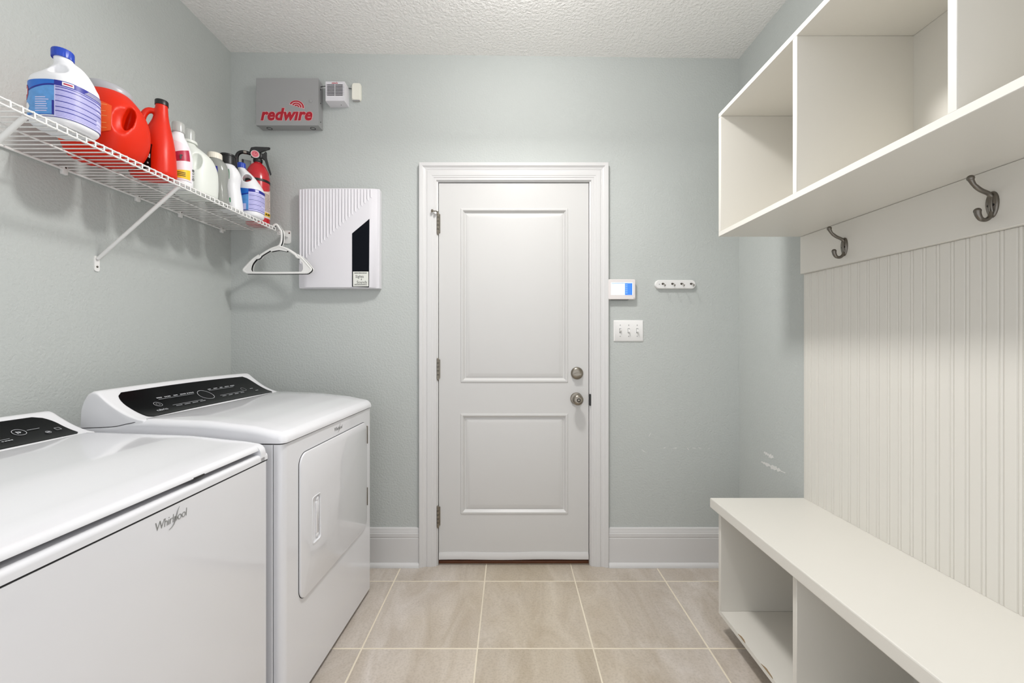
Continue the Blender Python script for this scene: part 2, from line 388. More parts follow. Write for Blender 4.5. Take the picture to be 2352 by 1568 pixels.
# deadbolt + knob
RX = Matrix.Rotation(PI/2, 4, 'X')
kx, kz = .3575, .899
dz = 1.036
db = obj('deadbolt', lathe([(.0335, 0), (.0335, .006), (.031, .012), (.024, .0165), (.010, .018), (.001, .018)], 40, Matrix.Translation((kx+.003, DY, dz)) @ RX), 'nickel', door, label='round satin nickel deadbolt with thumb turn')
obj('thumb_turn', prism([(-.022+.044*k/12, .006*math.sin(PI*k/12)) for k in range(13)] + [(.022-.044*k/12, -.006*math.sin(PI*k/12)) for k in range(1, 12)], lambda p, k: (kx+.003+p[0], DY-(.016, .030)[k], dz-.003+p[1])), 'nickel', db)
kb = obj('door_knob', lathe([(.033, 0), (.033, .004), (.030, .009), (.018, .011), (.0125, .016), (.0125, .030), (.020, .036), (.0275, .044), (.0295, .052), (.0270, .061), (.020, .067), (.013, .068), (.001, .068)], 40, Matrix.Translation((kx, DY, kz)) @ RX), 'nickel', door, label='round satin nickel door knob')
obj('lock_ring', lathe([(.0100, 0), (.0100, .0015), (.0068, .0015), (.0068, .0003)], 24, Matrix.Translation((kx+.002, DY-.0679, kz)) @ RX), 'hole', kb)
obj('lock_button', lathe([(.0062, 0), (.0062, .0035), (.003, .0045), (.0005, .0045)], 20, Matrix.Translation((kx+.002, DY-.067, kz)) @ RX), 'nickel', kb)
obj('pin_hole', lathe([(.0022, 0), (.0022, .001)], 12, Matrix.Translation((kx-.0225, DY-.0585, kz)) @ RX), 'hole', kb)

# ================================================================== RIGHT SIDE: CUBBIES, HOOK BOARD, BEADBOARD, BENCH
XW = XR-.002; YE = 1.722; YN = 0.352; P = .0185; XF = 0.868
cub = thing('cubby_unit', 'white three-bay open cubby unit mounted high on the right wall', 'cubby', (XR, (YE+YN)/2, 1.646))
CZ0, CZ1 = 1.646, 2.158
def cpanel(name, *a): return obj(name, box(*a, .0012, 1), 'cab', cub)
cpanel('bottom_panel', XF, XW, YN, YE, CZ0, CZ0+P+.001); cpanel('top_panel', XF, XW, YN, YE, CZ1-P, CZ1)
div_y = [1.262, .812]
for y in (YE-P, YN): cpanel('side_panel', XF, XW, y, y+P, CZ0+P, CZ1-P)
for y in div_y: cpanel('divider', XF+.0005, XW, y-P/2, y+P/2, CZ0+P, CZ1-P)
cpanel('back_panel', XW-.010, XW, YN+P, YE-P, CZ0+P, CZ1-P)
# hook board
HX = 1.208
hb = tag(obj('hook_board', box(HX, XW, YN, YE, 1.490, CZ0-.0005, .0015, 1), 'cab'), 'white flat board carrying the coat hooks under the cubbies', 'board')
# beadboard planks
bead = thing('beadboard_panel', 'white vertical beadboard wall panel between bench and hook board', 'wall panel', (XW, (YE+YN)/2, .5572))
obj('backing', box(XW-.004, XW, YN, YE, .5572, 1.4895), 'cab', bead)
BW = .03852
prof = [(0, .0), (.0, .0075), (.0010, .0088), (.0245, .0088), (.0258, .0072), (.0270, .0062), (.0282, .0080), (.0300, .0092), (.0330, .0094), (.0352, .0085), (.0362, .0066), (.0374, .0062), (.0382, .0072), (.0385, .0)]
pb = BM()
prism(prof, lambda p, k: (-p[1], -p[0], (0, .932)[k]), pb)
n0 = 0; y = YE-.005
obj('end_strip', box(XW-.0088, XW, YE-.005, YE, .5572, 1.4895), 'cab', bead)
proto = None
while y-BW > YN:
    if proto is None:
        proto = obj('plank', pb, 'cab', bead, local=True, smooth=30)
        o = proto
    else:
        o = proto.copy(); C.objects.link(o); o.parent = bead
    o.location = (0, y-(YE+YN)/2, 0)
    y -= BW
# coat hooks
def coat_hook(yc, zc, label):
    t = thing('coat_hook', label, 'hook', (HX, yc, zc), 0, 'coat hooks on the white board')
    # plate: rounded vertical shield
    pl = []
    for k in range(24):
        a = 2*PI*k/24; pl.append((.0140*math.cos(a)*(1+.12*math.sin(a)), .033*math.sin(a)))
    bm = loft([[Vector((0, p[0]*s, p[1]*s)) + Vector((-d, 0, 0)) for p in pl] for s, d in ((1, 0), (1, .003), (.86, .0055))])
    obj('plate', bm, 'darknickel', t, local=True, smooth=50)
    for sz in (-.011, .011):
        pass
    for sy in (-.005, .005):
        obj('screw', lathe([(.0032, 0), (.0032, .001), (.001, .0015)], 12, Matrix.Translation((-.0055, sy, -.002)) @ Matrix.Rotation(-PI/2, 4, 'Y')), 'hole', t, local=True)
    up = smoothpath([(-.003, 0, .020), (-.012, 0, .028), (-.030, 0, .036), (-.046, 0, .048), (-.054, 0, .060), (-.056, 0, .066)], 5)
    n = len(up)
    rr = [(.0052 if i < n*.55 else .0045) + .0034*max(0, (i-n*.55)/(n*.45))**1.3 for i in range(n)]
    rr[-1] *= .99
    bm = tube(up, rr, 12); e = up[-1]
    merge(bm, ellipsoid(e, (.0078, .0078, .0078), n=16))
    obj('upper_prong', bm, 'darknickel', t, local=True, smooth=60)
    dn = smoothpath([(-.003, 0, -.018), (-.008, 0, -.031), (-.018, 0, -.038), (-.030, 0, -.036), (-.037, 0, -.026), (-.039, 0, -.016)], 5)
    n = len(dn)
    rr = [.0050 + .0026*max(0, (i-n*.5)/(n*.5)) for i in range(n)]
    bm = tube(dn, rr, 12); merge(bm, ellipsoid(dn[-1], (.0077, .0077, .0077), n=16))
    obj('lower_prong', bm, 'darknickel', t, local=True, smooth=60)
    bm = tube(smoothpath([(-.004, 0, .024), (-.0065, .0, .010), (-.0065, 0, -.008), (-.004, 0, -.022)], 4), [.005]*13, 10, flat=(Vector((1, 0, 0)), .5))
    obj('spine', bm, 'darknickel', t, local=True, smooth=60)
coat_hook(1.492, 1.553, 'pewter double coat hook farther away, nearest the corner by the door')
coat_hook(1.034, 1.556, 'pewter double coat hook nearer the camera, at the right of the photo')
# bench
ben = thing('bench', 'white storage bench with open cubbies below the beadboard', 'bench', (XR, (YE+YN)/2, 0))
obj('seat_board', box(.835, XW, YN, YE+.008, .5165, .5568, .004, 2), 'cab', ben, smooth=20)
BZ0 = .079
def bpanel(name, *a): return obj(name, box(*a, .0012, 1), 'cab', ben)
bpanel('bottom_panel', XF, XW, YN, YE, BZ0, BZ0+P)
for y in (YE-P, YN): bpanel('side_panel', XF, XW, y, y+P, BZ0+P, .5165)
for y in div_y: bpanel('divider', XF+.0005, XW, y-P/2, y+P/2, BZ0+P, .5165)
bpanel('back_panel', XW-.010, XW, YN+P, YE-P, BZ0+P, .5165)
bpanel('plinth', .985, XW, YN+.02, YE-.10, .0, BZ0)
# chipped paint on the bottom panel edge
for (y0, y1) in ((1.525, 1.575), (1.365, 1.43)):
    chip = []
    for k in range(9): chip.append((y0+(y1-y0)*k/8, .0155*math.sin(PI*k/8)**.7*random.uniform(.7, 1)))
    obj('paint_chip', prism(chip, lambda p, k: (XF-.0004+p[1]*.35*k if False else XF-.0003+p[1]*.45, p[0], BZ0+P-.0015+.0019*k)), mat('bare_mdf', (150, 128, 98), .8), ben, smooth=0)

# ================================================================== APPLIANCES
def slab_field(u0, u1, t0, t1, zb, zs, r, nu=10, nt=16, rnd=(1, 1, 1, 1), bm=None):
    """rounded slab, flat bottom zb, top z = zs(t) with rolled edges; rnd = edges u0,u1,t0,t1"""
    def ticks(a, b, n, ra, rb):
        s = set()
        if ra: s.update(a+r*(1-math.cos(k/6*PI/2)) for k in range(7))
        else: s.add(a)
        if rb: s.update(b-r*(1-math.cos(k/6*PI/2)) for k in range(7))
        else: s.add(b)
        lo = a+(r if ra else 0); hi = b-(r if rb else 0)
        s.update(lo+(hi-lo)*k/n for k in range(n+1))
        o = sorted(s); out = [o[0]]
        for q in o[1:]:
            if q-out[-1] > 1e-5: out.append(q)
        return out
    U = ticks(u0, u1, nu, rnd[0], rnd[1]); Tt = ticks(t0, t1, nt, rnd[2], rnd[3])
    b = BM(); V = []
    for u in U:
        row = []
        for t in Tt:
            dx = max(0, r-(u-u0)) if rnd[0] and u-u0 < r else (max(0, r-(u1-u)) if rnd[1] and u1-u < r else 0)
            dy = max(0, r-(t-t0)) if rnd[2] and t-t0 < r else (max(0, r-(t1-t)) if rnd[3] and t1-t < r else 0)
            h = math.hypot(dx, dy); uu, tt = u, t
            if h > r:
                k = r/h
                uu = (u0+r-dx*k) if u-u0 < r else (u1-r+dx*k); tt = (t0+r-dy*k) if t-t0 < r else (t1-r+dy*k); h = r
            row.append(b.verts.new((uu, tt, zs(t)-(r-math.sqrt(max(0, r*r-h*h))))))
        V.append(row)
    for i in range(len(U)-1):
        for j in range(len(Tt)-1): b.faces.new((V[i][j], V[i+1][j], V[i+1][j+1], V[i][j+1]))
    loop = [V[i][0] for i in range(len(U))] + [V[-1][j] for j in range(1, len(Tt))] + [V[i][-1] for i in range(len(U)-2, -1, -1)] + [V[0][j] for j in range(len(Tt)-2, 0, -1)]
    low = [b.verts.new((v.co.x, v.co.y, zb)) for v in loop]
    n = len(loop)
    for i in range(n): b.faces.new((loop[i], low[i], low[(i+1) % n], loop[(i+1) % n]))
    b.faces.new(low)
    bmesh.ops.remove_doubles(b, verts=b.verts, dist=1e-6)
    if bm is None: return b
    return merge(bm, b)
def interp(tab):
    def f(t):
        if t <= tab[0][0]: return tab[0][1]
        for (a, va), (b, vb) in zip(tab, tab[1:]):
            if t <= b:
                k = (t-a)/(b-a); k = k*k*(3-2*k)*.35 + k*.65
                return va+(vb-va)*k
        return tab[-1][1]
    return f
class Console:
    """concave-faced console: face from (t0,z0) to crest (t1,z1); s in 0..1 along the face"""
    def __init__(c, t0, z0, t1, z1, p, back):
        c.t0, c.z0, c.t1, c.z1, c.p, c.back = t0, z0, t1, z1, p, back
    def f(c, s): return (c.t0+(c.t1-c.t0)*s, c.z0+(c.z1-c.z0)*s**c.p)
    def at(c, u, s, lift=0.0):
        """matrix: x along the console, y up the face, z out of it"""
        t, z = c.f(s); a = c.f(max(s-.02, 0)); b = c.f(min(s+.02, 1))
        d = Vector((0, b[0]-a[0], b[1]-a[1])).normalized(); n = Vector((0, -d.z, d.y))
        o = Vector((u, t, z))+n*lift
        return Matrix(((1, 0, 0, o.x), (0, d.y, n.y, o.y), (0, d.z, n.z, o.z), (0, 0, 0, 1)))
    def shell(c, u0, u1, rr, zb):
        prof = [(c.t0-.004, zb), (c.t0-.004, c.z0-.003)] + [c.f(k/12) for k in range(13)] + c.back
        ctr = Vector((sum(p[0] for p in prof)/len(prof), zb))
        st = [(rr*(1-math.cos(k/5*PI/2)), 1-math.sin(k/5*PI/2)) for k in range(6)]
        rings = []
        for u, q in [(u0+d, q) for d, q in st] + [(u0+(u1-u0)*k/8, 0) for k in range(1, 8)] + [(u1-d, q) for d, q in st[::-1]]:
            arch = -.005*((u-(u0+u1)/2)/((u1-u0)/2))**2
            rings.append([(u, ctr.x+(p[0]-ctr.x)*(1-q*.07), ctr.y+(p[1]-ctr.y)*(1-q*.07)+arch*max(0, min(1, (p[1]-ctr.y)/.08))) for p in prof])
        return loft(rings)
    def panel(c, u0, u1, s0, s1, ru, th, n=14):
        """gloss panel following the face, with upper corners swept in"""
        rows = []
        for k in range(n+1):
            s_ = s0+(s1-s0)*k/n; e = 1-math.sqrt(max(0, 1-max(0, (k/n-.62)/.38)**2)); e2 = 1-math.sqrt(max(0, 1-max(0, (.14-k/n)/.14)**2))
            i_ = ru*e+.010*e2
            rows.append((s_, u0+i_, u1-i_))
        L = [c.at(a, s_, th) @ Vector((0, 0, 0)) for s_, a, b in rows]; R = [c.at(b, s_, th) @ Vector((0, 0, 0)) for s_, a, b in rows]
        L0 = [c.at(a, s_, -.003) @ Vector((0, 0, 0)) for s_, a, b in rows]; R0 = [c.at(b, s_, -.003) @ Vector((0, 0, 0)) for s_, a, b in rows]
        def mid(A, B, k): return [p.lerp(q, k/6)+Vector((0, 0, -0.0)) for p, q in zip(A, B)]
        arch = lambda v: Vector((v.x, v.y, v.z-.005*((v.x-(u0+u1)/2)/((u1-u0)/2))**2*max(0, min(1, (v.z-c.z0+.03)/.08))))
        cols = [L0]+[mid(L, R, k) for k in range(7)]+[R0]
        b = BM(); V = [[b.verts.new(arch(p)) for p in col] for col in cols]
        for A, B in zip(V, V[1:]):
            for k in range(n): b.faces.new((A[k], B[k], B[k+1], A[k+1]))
        for k in (0, n): b.faces.new([V[q][k] for q in range(len(V))])
        b.faces.new([V[0][k] for k in range(n+1)]+[V[-1][k] for k in range(n, -1, -1)])
        return b
def slope_mtx(t0, z0, t1, z1, u=0, s=0, lift=0):
    d = Vector((0, t1-t0, z1-z0)).normalized(); n = Vector((0, -d.z, d.y))
    o = Vector((u, t0, z0)) + d*s + n*lift
    return Matrix(((1, 0, 0, o.x), (0, d.y, n.y, o.y), (0, d.z, n.z, o.z), (0, 0, 0, 1)))
def ring_flat(r0, r1, n, mtx, ex=.0003):
    b = BM(); A = [[], [], [], []]
    for k in range(n):
        a = 2*PI*k/n
        for q, (r, z) in enumerate(((r0, 0), (r1, 0), (r1, ex), (r0, ex))): A[q].append(mtx @ Vector((r*math.cos(a), r*math.sin(a), z)))
    R = [[b.verts.new(p) for p in q] for q in A]
    for q in range(4):
        for k in range(n): b.faces.new((R[q][k], R[q][(k+1) % n], R[(q+1) % 4][(k+1) % n], R[(q+1) % 4][k]))
    return b
def ring_on(fn, u, s_, r0, r1, n, lift, ex=.0003):
    b = BM(); A = [[], [], [], []]
    for k in range(n):
        a = 2*PI*k/n
        for q, (r, h) in enumerate(((r0, 0), (r1, 0), (r1, ex), (r0, ex))): A[q].append(fn(u+r*math.cos(a), s_+r*math.sin(a), lift+h) @ Vector((0, 0, 0)))
    R = [[b.verts.new(p) for p in q] for q in A]
    for q in range(4):
        for k in range(n): b.faces.new((R[q][k], R[q][(k+1) % n], R[(q+1) % 4][(k+1) % n], R[(q+1) % 4][k]))
    return b
def flatbar(x0, x1, y0, y1, mtx, ex=.0003, bm=None):
    b = prism([(x0, y0), (x1, y0), (x1, y1), (x0, y1)], lambda p, k: mtx @ Vector((p[0], p[1], ex*k)))
    return b if bm is None else merge(bm, b)
def dashes(wid, h, mtx, n, bm):
    """print too small to read: a broken line of short strokes"""
    x = -wid/2
    for k in range(n):
        w_ = wid/n*random.uniform(.62, .85); flatbar(x, x+w_, -h/2, h/2, mtx, bm=bm); x += wid/n
    return bm
def badge(t, u, z, size, td, rz=0):
    """script style maker's badge with a swoosh, on a front facing local -y"""
    m = Matrix.Translation((u, td, z)) @ FACE
    bm = text('Whirlpool', size, m, shear=.10, extrude=.0005, sx=.84, spacing=.90, offset=-.0004)
    pts = smoothpath([m @ Vector((size*a, size*b, .0006)) for a, b in ((-.28, -.72), (.05, -.60), (.30, -.30), (.46, .10), (.60, .50), (.78, .80))], 4)
    n = len(pts); tube(pts, [size*.012+size*.035*math.sin(PI*k/(n-1)) for k in range(n)], 6, bm)
    return obj('maker_badge', bm, 'chrome', t, local=True, smooth=30)

# ---- dryer
th_d = math.radians(2.6)
WD = .722
dry = thing('clothes_dryer', 'white front-door clothes dryer beside the back wall', 'dryer', (-.709, 1.290, 0), PI/2-th_d)
bm = prism(rrect(0, WD, .034, .665, [.004, .004, .02, .02]), lambda p, k: (p[0], p[1], (.02, .889)[k]))
obj('cabinet', bm, 'appl', dry, local=True)
bm = prism(rrect(0, WD, 0, .0315, [.022, .022, .001, .001], 8), lambda p, k: (p[0], p[1], (.02, .889)[k]))
obj('front_panel', bm, 'appl', dry, local=True)
obj('panel_gap', box(.003, WD-.003, .0315, .034, .022, .887), 'seam', dry, local=True)
obj('top_gap', box(.006, WD-.006, .006, .66, .889, .8935), 'seam', dry, local=True)
zs = interp([(0, .921), (.02, .928), (.12, .947), (.26, .960), (.45, .9655), (.50, .962), (.56, .950), (.68, .945)])
obj('top', slab_field(-.003, WD+.003, -.006, .672, .8935, zs, .022, rnd=(1, 1, 1, 0)), 'appl', dry, local=True, smooth=50)
for (u, t) in ((.05, .06), (WD-.05, .06), (.05, .60), (WD-.05, .60)):
    obj('foot', lathe([(.02, 0), (.02, .012), (.014, .021)], 14, Matrix.Translation((u, t, 0))), 'black', dry, local=True)
# door with recessed grip
obj('door_gasket', prism(rrect(.0852, .6548, .3382, .8358, .0415, 8), lambda p, k: (p[0], (.001, -.0012)[k], p[1])), 'seam', dry, local=True)
bmd = loft([[(p[0], t, p[1]) for p in rrect(.087+i, .653-i, .340+i, .834-i, .040-i*.5, 10)] for t, i in ((.001, 0), (-.0040, 0), (-.0062, .001), (-.0072, .0035))])
cut = loft([[(p[0], t, p[1]) for p in rrect(.163+i, .217-i, .500+i, .660-i, .010, 6)] for t, i in ((-.0015, .004), (-.0030, .001), (-.03, -.001))])
me = evaluate(bmd, [cut], voxel=0)
ddoor = link('door', me, 'appl', dry, 30)
obj('grip_bezel', loft([[(p[0], t, p[1]) for p in rrect(.163+i, .217-i, .500+i, .660-i, .010, 6)] for t, i in ((-.0068, -.004), (-.0088, -.003), (-.0088, -.0005), (-.0060, .0015))], caps=False), 'appl', ddoor, local=True)
obj('grip_bar', loft([[(p[0], t, p[1]) for p in rrect(.190+i, .2150-i, .520+i, .640-i, .010, 5)] for t, i in ((-.001, 0), (-.0045, .0005), (-.0062, .003))]), 'appl', ddoor, local=True)
for zz in (.516, .644): obj('grip_stud', ellipsoid((.2025, -.002, zz), (.010, .005, .010), n=14), 'appl', ddoor, local=True)
for z in (.770, .480):
    obj('hinge', box(.6550, .6605, -.0080, .001, z-.042, z+.042, .001, 1), 'nickel', dry, local=True)
badge(dry, .373, .8615, .022, -.0005)
# console
CD = Console(.455, .9655, .610, 1.053, 1.55, [(.618, 1.0565), (.630, 1.057), (.645, 1.049), (.658, 1.030), (.668, 1.000), (.672, .925)])
obj('console', CD.shell(.0, WD, .012, .925), 'applpl', dry, local=True, smooth=45)
obj('console_seam', tube(smoothpath([(-.0004, .672, .9345), (-.0004, .56, .9405), (-.0004, .515, .9490), (-.0002, .490, .9540), (.004, .470, .9590), (.012, .452, .9625)], 5), .0011, 6), 'seam', dry, local=True)
sm = lambda u=0, s=0, lift=0: CD.at(u, .08+s/.178, lift)
cpn = obj('control_panel', CD.panel(.036, .682, .06, .93, .030, .0024), 'glossblack', dry, local=True)
LF = .0026
for r0, r1, nn, uu, ss in ((.0295, .0310, 40, .345, .072), (.0125, .0135, 28, .125, .066), (.006, .0066, 20, .125, .066), (.0115, .0122, 28, .556, .066)):
    obj('dial_ring', ring_on(sm, uu, ss, r0, r1, nn, LF), 'print', cpn, local=True)
bm = BM()
for (a, b_, s_) in ((.150, .305, .090), (.385, .525, .094), (.165, .300, .045), (.400, .540, .052)): flatbar(a, b_, 0, .0012, sm(0, s_, LF), bm=bm)
for k, wd_ in enumerate((.022, .026, .018, .027, .034)): dashes(wd_, .0042, sm(.160+k*.034, .0985, LF), 4, bm)
for k, wd_ in enumerate((.016, .020, .016, .024, .026)): dashes(wd_, .0040, sm(.395+k*.033, .102, LF), 4, bm)
for k in range(4): dashes(.026, .0028, sm(.185+k*.036, .037, LF), 4, bm); dashes(.022, .0028, sm(.415+k*.036, .044, LF), 4, bm)
text('cabrio', .017, sm(.108, .030, LF), bm=bm, extrude=.0002); dashes(.020, .003, sm(.605, .062, LF), 3, bm); dashes(.018, .003, sm(.615, .040, LF), 3, bm)
obj('panel_print', bm, 'print', cpn, local=True, smooth=0)['kind'] = 'stuff'
# exhaust hose glimpsed behind the console
# ---- washer
th_w = math.radians(1.1); WW = .70
was = thing('washing_machine', 'white top-loading washing machine at the near left', 'washer', (-.7514, .560, 0), PI/2-th_w)
bm = prism(rrect(0, WW, 0, .69, [.014, .014, .02, .02]), lambda p, k: (p[0], p[1], (.02, .852)[k]))
obj('cabinet', bm, 'appl', was, local=True)
obj('top_gap', box(.0015, WW-.0015, .0015, .68, .851, .8565), 'seam', was, local=True)
zw = interp([(0, .902), (.05, .912), (.25, .930), (.55, .938), (.70, .938)])
bm = slab_field(-.001, WW+.001, -.002, .695, .8565, lambda t: .8770, .010, rnd=(1, 1, 1, 0))
slab_field(-.001, .040, -.002, .695, .8565, zw, .022, nu=2, rnd=(1, 0, 1, 0), bm=bm)
slab_field(WW-.040, WW+.001, -.002, .695, .8565, zw, .022, nu=2, rnd=(0, 1, 1, 0), bm=bm)
obj('top_frame', bm, 'appl', was, local=True, smooth=50)
obj('lid', slab_field(.0395, WW-.0395, .005, .545, .8895, zw, .0125, rnd=(0, 0, 1, 0)), 'appl', was, local=True, smooth=50)
obj('lid_catch', box(.415, .452, .004, .020, .886, .8925, .002, 1), 'seam', was, local=True)
obj('rear_deck', box(.03, WW-.03, .548, .69, .88, .936), 'applpl', was, local=True)
for (u, t) in ((.05, .06), (WW-.05, .06), (.05, .62), (WW-.05, .62)):
    obj('foot', lathe([(.02, 0), (.02, .012), (.014, .021)], 14, Matrix.Translation((u, t, 0))), 'black', was, local=True)
badge(was, WW-.352, .823, .0265, -.0005)
CWs = Console(.538, .9385, .668, 1.0005, 1.5, [(.676, 1.0040), (.688, 1.0035), (.700, .994), (.709, .970), (.712, .915)])
obj('console', CWs.shell(.0, WW, .012, .915), 'applpl', was, local=True, smooth=45)
sw = lambda u=0, s=0, lift=0: CWs.at(u, .10+s/.142, lift)
cpw = obj('control_panel', CWs.panel(.038, .668, .08, .93, .034, .0022), 'glossblack', was, local=True)
LF = .0026
for r0, r1, nn, uu, ss in ((.0135, .0147, 28, .560, .060), (.026, .0272, 36, .35, .06), (.0055, .0064, 20, .612, .036)):
    obj('dial_ring', ring_on(sw, uu, ss, r0, r1, nn, LF), 'print', cpw, local=True)
bm = BM()
flatbar(-.004, -.001, -.005, .005, sw(.558, .060, LF), bm=bm); merge(bm, prism([(.001, -.005), (.007, 0), (.001, .005)], lambda p, k: sw(.558, .060, LF) @ Vector((p[0], p[1], .0003*k))))
flatbar(.580, .610, 0, .0012, sw(0, .062, LF), bm=bm)
dashes(.008, .004, sw(.612, .036, LF), 3, bm)
for (a, b_, q0, q1) in ((.636, .637, -.006, .006), (.648, .649, -.006, .006), (.636, .649, -.006, -.005), (.636, .649, .005, .006)): flatbar(a, b_, q0, q1, sw(0, .044, LF), bm=bm)
flatbar(.41, .525, 0, .0011, sw(0, .040, LF), bm=bm); flatbar(.41, .525, 0, .0011, sw(0, .080, LF), bm=bm)
dashes(.026, .003, sw(.515, .032, LF), 4, bm)
obj('panel_print', bm, 'print', cpw, local=True, smooth=0)['kind'] = 'stuff'

# ================================================================== WIRE SHELF
SZ = 1.7945; XFR = -1.203; XBK = XL+.007; SY0, SY1 = .60, 2.172
shelf = thing('wire_shelf', 'white ventilated wire shelf along the left wall', 'shelf', (XL, (SY0+SY1)/2, SZ))
wb = tube([(XBK, 0, SZ), (XFR-.006, 0, SZ), (XFR-.001, 0, SZ-.0015), (XFR+.0015, 0, SZ-.006), (XFR+.0015, 0, SZ-.0195)], .0019, 6)
proto = None; k = 0
while SY0+.0127+k*.0254 < SY1:
    y = SY0+.0127+k*.0254
    if proto is None:
        wb.transform(Matrix.Translation((-XL, 0, -SZ))); o = proto = obj('deck_wire', wb, 'wire', shelf, local=True, smooth=60)
    else:
        o = proto.copy(); C.objects.link(o); o.parent = shelf
    o.location = (0, y-(SY0+SY1)/2, 0); k += 1
for (x, z, r) in ((XBK+.001, SZ-.0045, .0040), (XFR-.003, SZ-.0030, .0027), (XFR-.0012, SZ-.0185, .0029), (-1.352, SZ-.0045, .0029)):
    obj('rail', tube([(x, SY0, z), (x, SY1, z)], r, 8), 'wire', shelf, smooth=60)
def brace(y):
    bm = tube([(XL+.006, y, 1.512), (XFR-.012, y, SZ-.026), (XFR-.004, y, SZ-.020)], .0066, 12, flat=(Vector((0, 1, 0)), .9))
    b = obj('brace', bm, 'wire', shelf, smooth=60)
    obj('foot_plate', prism(rrect(-.0095, .0095, 1.466, 1.522, [.008, .008, .004, .004], 5), lambda p, k: (XL+(0, .0035)[k], y+p[0], p[1])), 'wire', b)
    obj('screw', lathe([(.0038, 0), (.0038, .001), (.002, .0018)], 12, Matrix.Translation((XL+.0035, y, 1.483)) @ Matrix.Rotation(PI/2, 4, 'Y')), 'darknickel', b)
brace(1.505); brace(1.030)
for y in (1.39, 1.664, 1.880, 2.150):
    b = obj('wall_clip', box(XL, XL+.013, y-.009, y+.009, SZ-.022, SZ+.006, .003, 2), 'wire', shelf)
    obj('screw', lathe([(.003, 0), (.003, .001)], 10, Matrix.Translation((XL+.013, y, SZ+.001)) @ Matrix.Rotation(PI/2, 4, 'Y')), 'darknickel', b)
# end bracket on back wall
b = obj('end_bracket', prism(rrect(XFR-.018, XFR+.022, SZ-.060, SZ+.010, [.012, .012, .010, .010], 5), lambda p, k: (p[0], YB-(0, .005)[k], p[1])), 'wire', shelf)
obj('cradle', prism(rrect(XFR-.016, XFR+.008, SZ-.030, SZ-.002, .004, 3), lambda p, k: (p[0], (SY1-.012, YB-.004)[k], p[1])), 'wire', b)
obj('screw', disc_y(XFR+.013, YB-.005, SZ-.004, .0042, .0015, 14), 'darknickel', b)

# ================================================================== BOTTLES ON THE SHELF
SHZ = SZ+.0021
class Body:
    def __init__(s, secs, beta=0): s.s = secs; s.b = beta
    def par(s, z):
        S_ = s.s
        if z <= S_[0][0]: return S_[0][1:]
        for i in range(len(S_)-1):
            if z <= S_[i+1][0]:
                a, b = S_[i], S_[i+1]; t = (z-a[0])/(b[0]-a[0]); out = []
                p, q = S_[max(i-1, 0)], S_[min(i+2, len(S_)-1)]
                for c in range(1, 6):
                    ma = 0 if i == 0 else (b[c]-p[c])/(b[0]-p[0])*(b[0]-a[0])
                    mb = 0 if i+2 >= len(S_) else (q[c]-a[c])/(q[0]-a[0])*(b[0]-a[0])
                    h = (2*t**3-3*t*t+1)*a[c]+(t**3-2*t*t+t)*ma+(-2*t**3+3*t*t)*b[c]+(t**3-t*t)*mb
                    out.append(h)
                return out
        return S_[-1][1:]
    def pt(s, a, z, off=0):
        cx, cy, rx, ry, n = s.par(z)
        a += s.b; ca, sa = math.cos(a), math.sin(a)
        f = 1/((abs(ca)/(rx+off))**n+(abs(sa)/(ry+off))**n)**(1/n)      # true polar angle, axes square to the shelf
        x, y = f*ca, f*sa; c, q = math.cos(-s.b), math.sin(-s.b)
        return Vector((cx+x*c-y*q, cy+x*q+y*c, z))
    def mesh(s, nz=44, na=44, bm=None):
        z0, z1 = s.s[0][0], s.s[-1][0]
        return loft([[s.pt(2*PI*k/na, z0+(z1-z0)*i/nz) for k in range(na)] for i in range(nz+1)], bm=bm)
    def patch(s, bm, a0, a1, z0, z1, mi=0, off=.0012, na=14, nz=4, top=None, bot=None):
        """printed area; a in degrees (-90 faces the room, -180 left, 0 right); top/bot(k) shift the edges"""
        V = []
        for i in range(na+1):
            k = i/na; a = math.radians(a0+(a1-a0)*k)
            zt = z1+(top(k) if top else 0); zb = z0+(bot(k) if bot else 0)
            V.append([bm.verts.new(s.pt(a, zb+(zt-zb)*j/nz, off)) for j in range(nz+1)])
        for i in range(na):
            for j in range(nz):
                f = bm.faces.new((V[i][j], V[i+1][j], V[i+1][j+1], V[i][j+1])); f.material_index = mi
        return bm
def bottle(name, label, X, Y, secs, m, cuts=(), voxel=.003, sm=5, cat='bottle', extra=None):
    b = math.atan2(-X, Y); loc = (X, Y, SHZ)
    t = thing(name, label, cat, loc, b)
    B = Body(secs, b); bm = B.mesh()
    if extra: extra(bm)
    me = evaluate(bm, cuts, voxel, sm)
    link('body', me, m, t, 60)
    return t, B
def cap(t, m, cx, cy, r, z0, z1, ribs=0, name='cap', taper=.94, n=48, tilt=0):
    def rr(k, base): return base*(1-.035*(k % 2)) if ribs else base
    mt = Matrix.Translation((cx, cy, z0)) @ Matrix.Rotation(tilt, 4, 'Y')
    h = z1-z0; rings = []
    for f, z in ((1, 0), (1, h*.85), (taper, h*.97), (taper-.06, h)):
        rings.append([mt @ Vector((rr(k, r*f)*math.cos(2*PI*k/n), rr(k, r*f)*math.sin(2*PI*k/n), z)) for k in range(n)])
    return obj(name, loft(rings), m, t, local=True, smooth=35)
pm = lambda n, c, r=.35, **k: mat(n, c, r, **k)
M_white = pm('jug_white', (238, 238, 240), .35, coat=.1); M_blue = pm('cap_blue', (28, 66, 178), .35)
M_lblue = pm('label_blue', (24, 106, 200), .35, mottle=(35, .18)); M_lblue2 = pm('label_sky_blue', (90, 152, 214), .35, mottle=(60, .3)); M_navy = pm('label_navy', (22, 26, 140), .4)
M_lilac = pm('label_lilac', (206, 204, 240), .4); M_text = pm('label_fine_print', (140, 136, 206), .5); M_lred = pm('label_crimson', (176, 34, 66), .4)
M_dkblue = pm('label_royal', (14, 52, 160), .4)
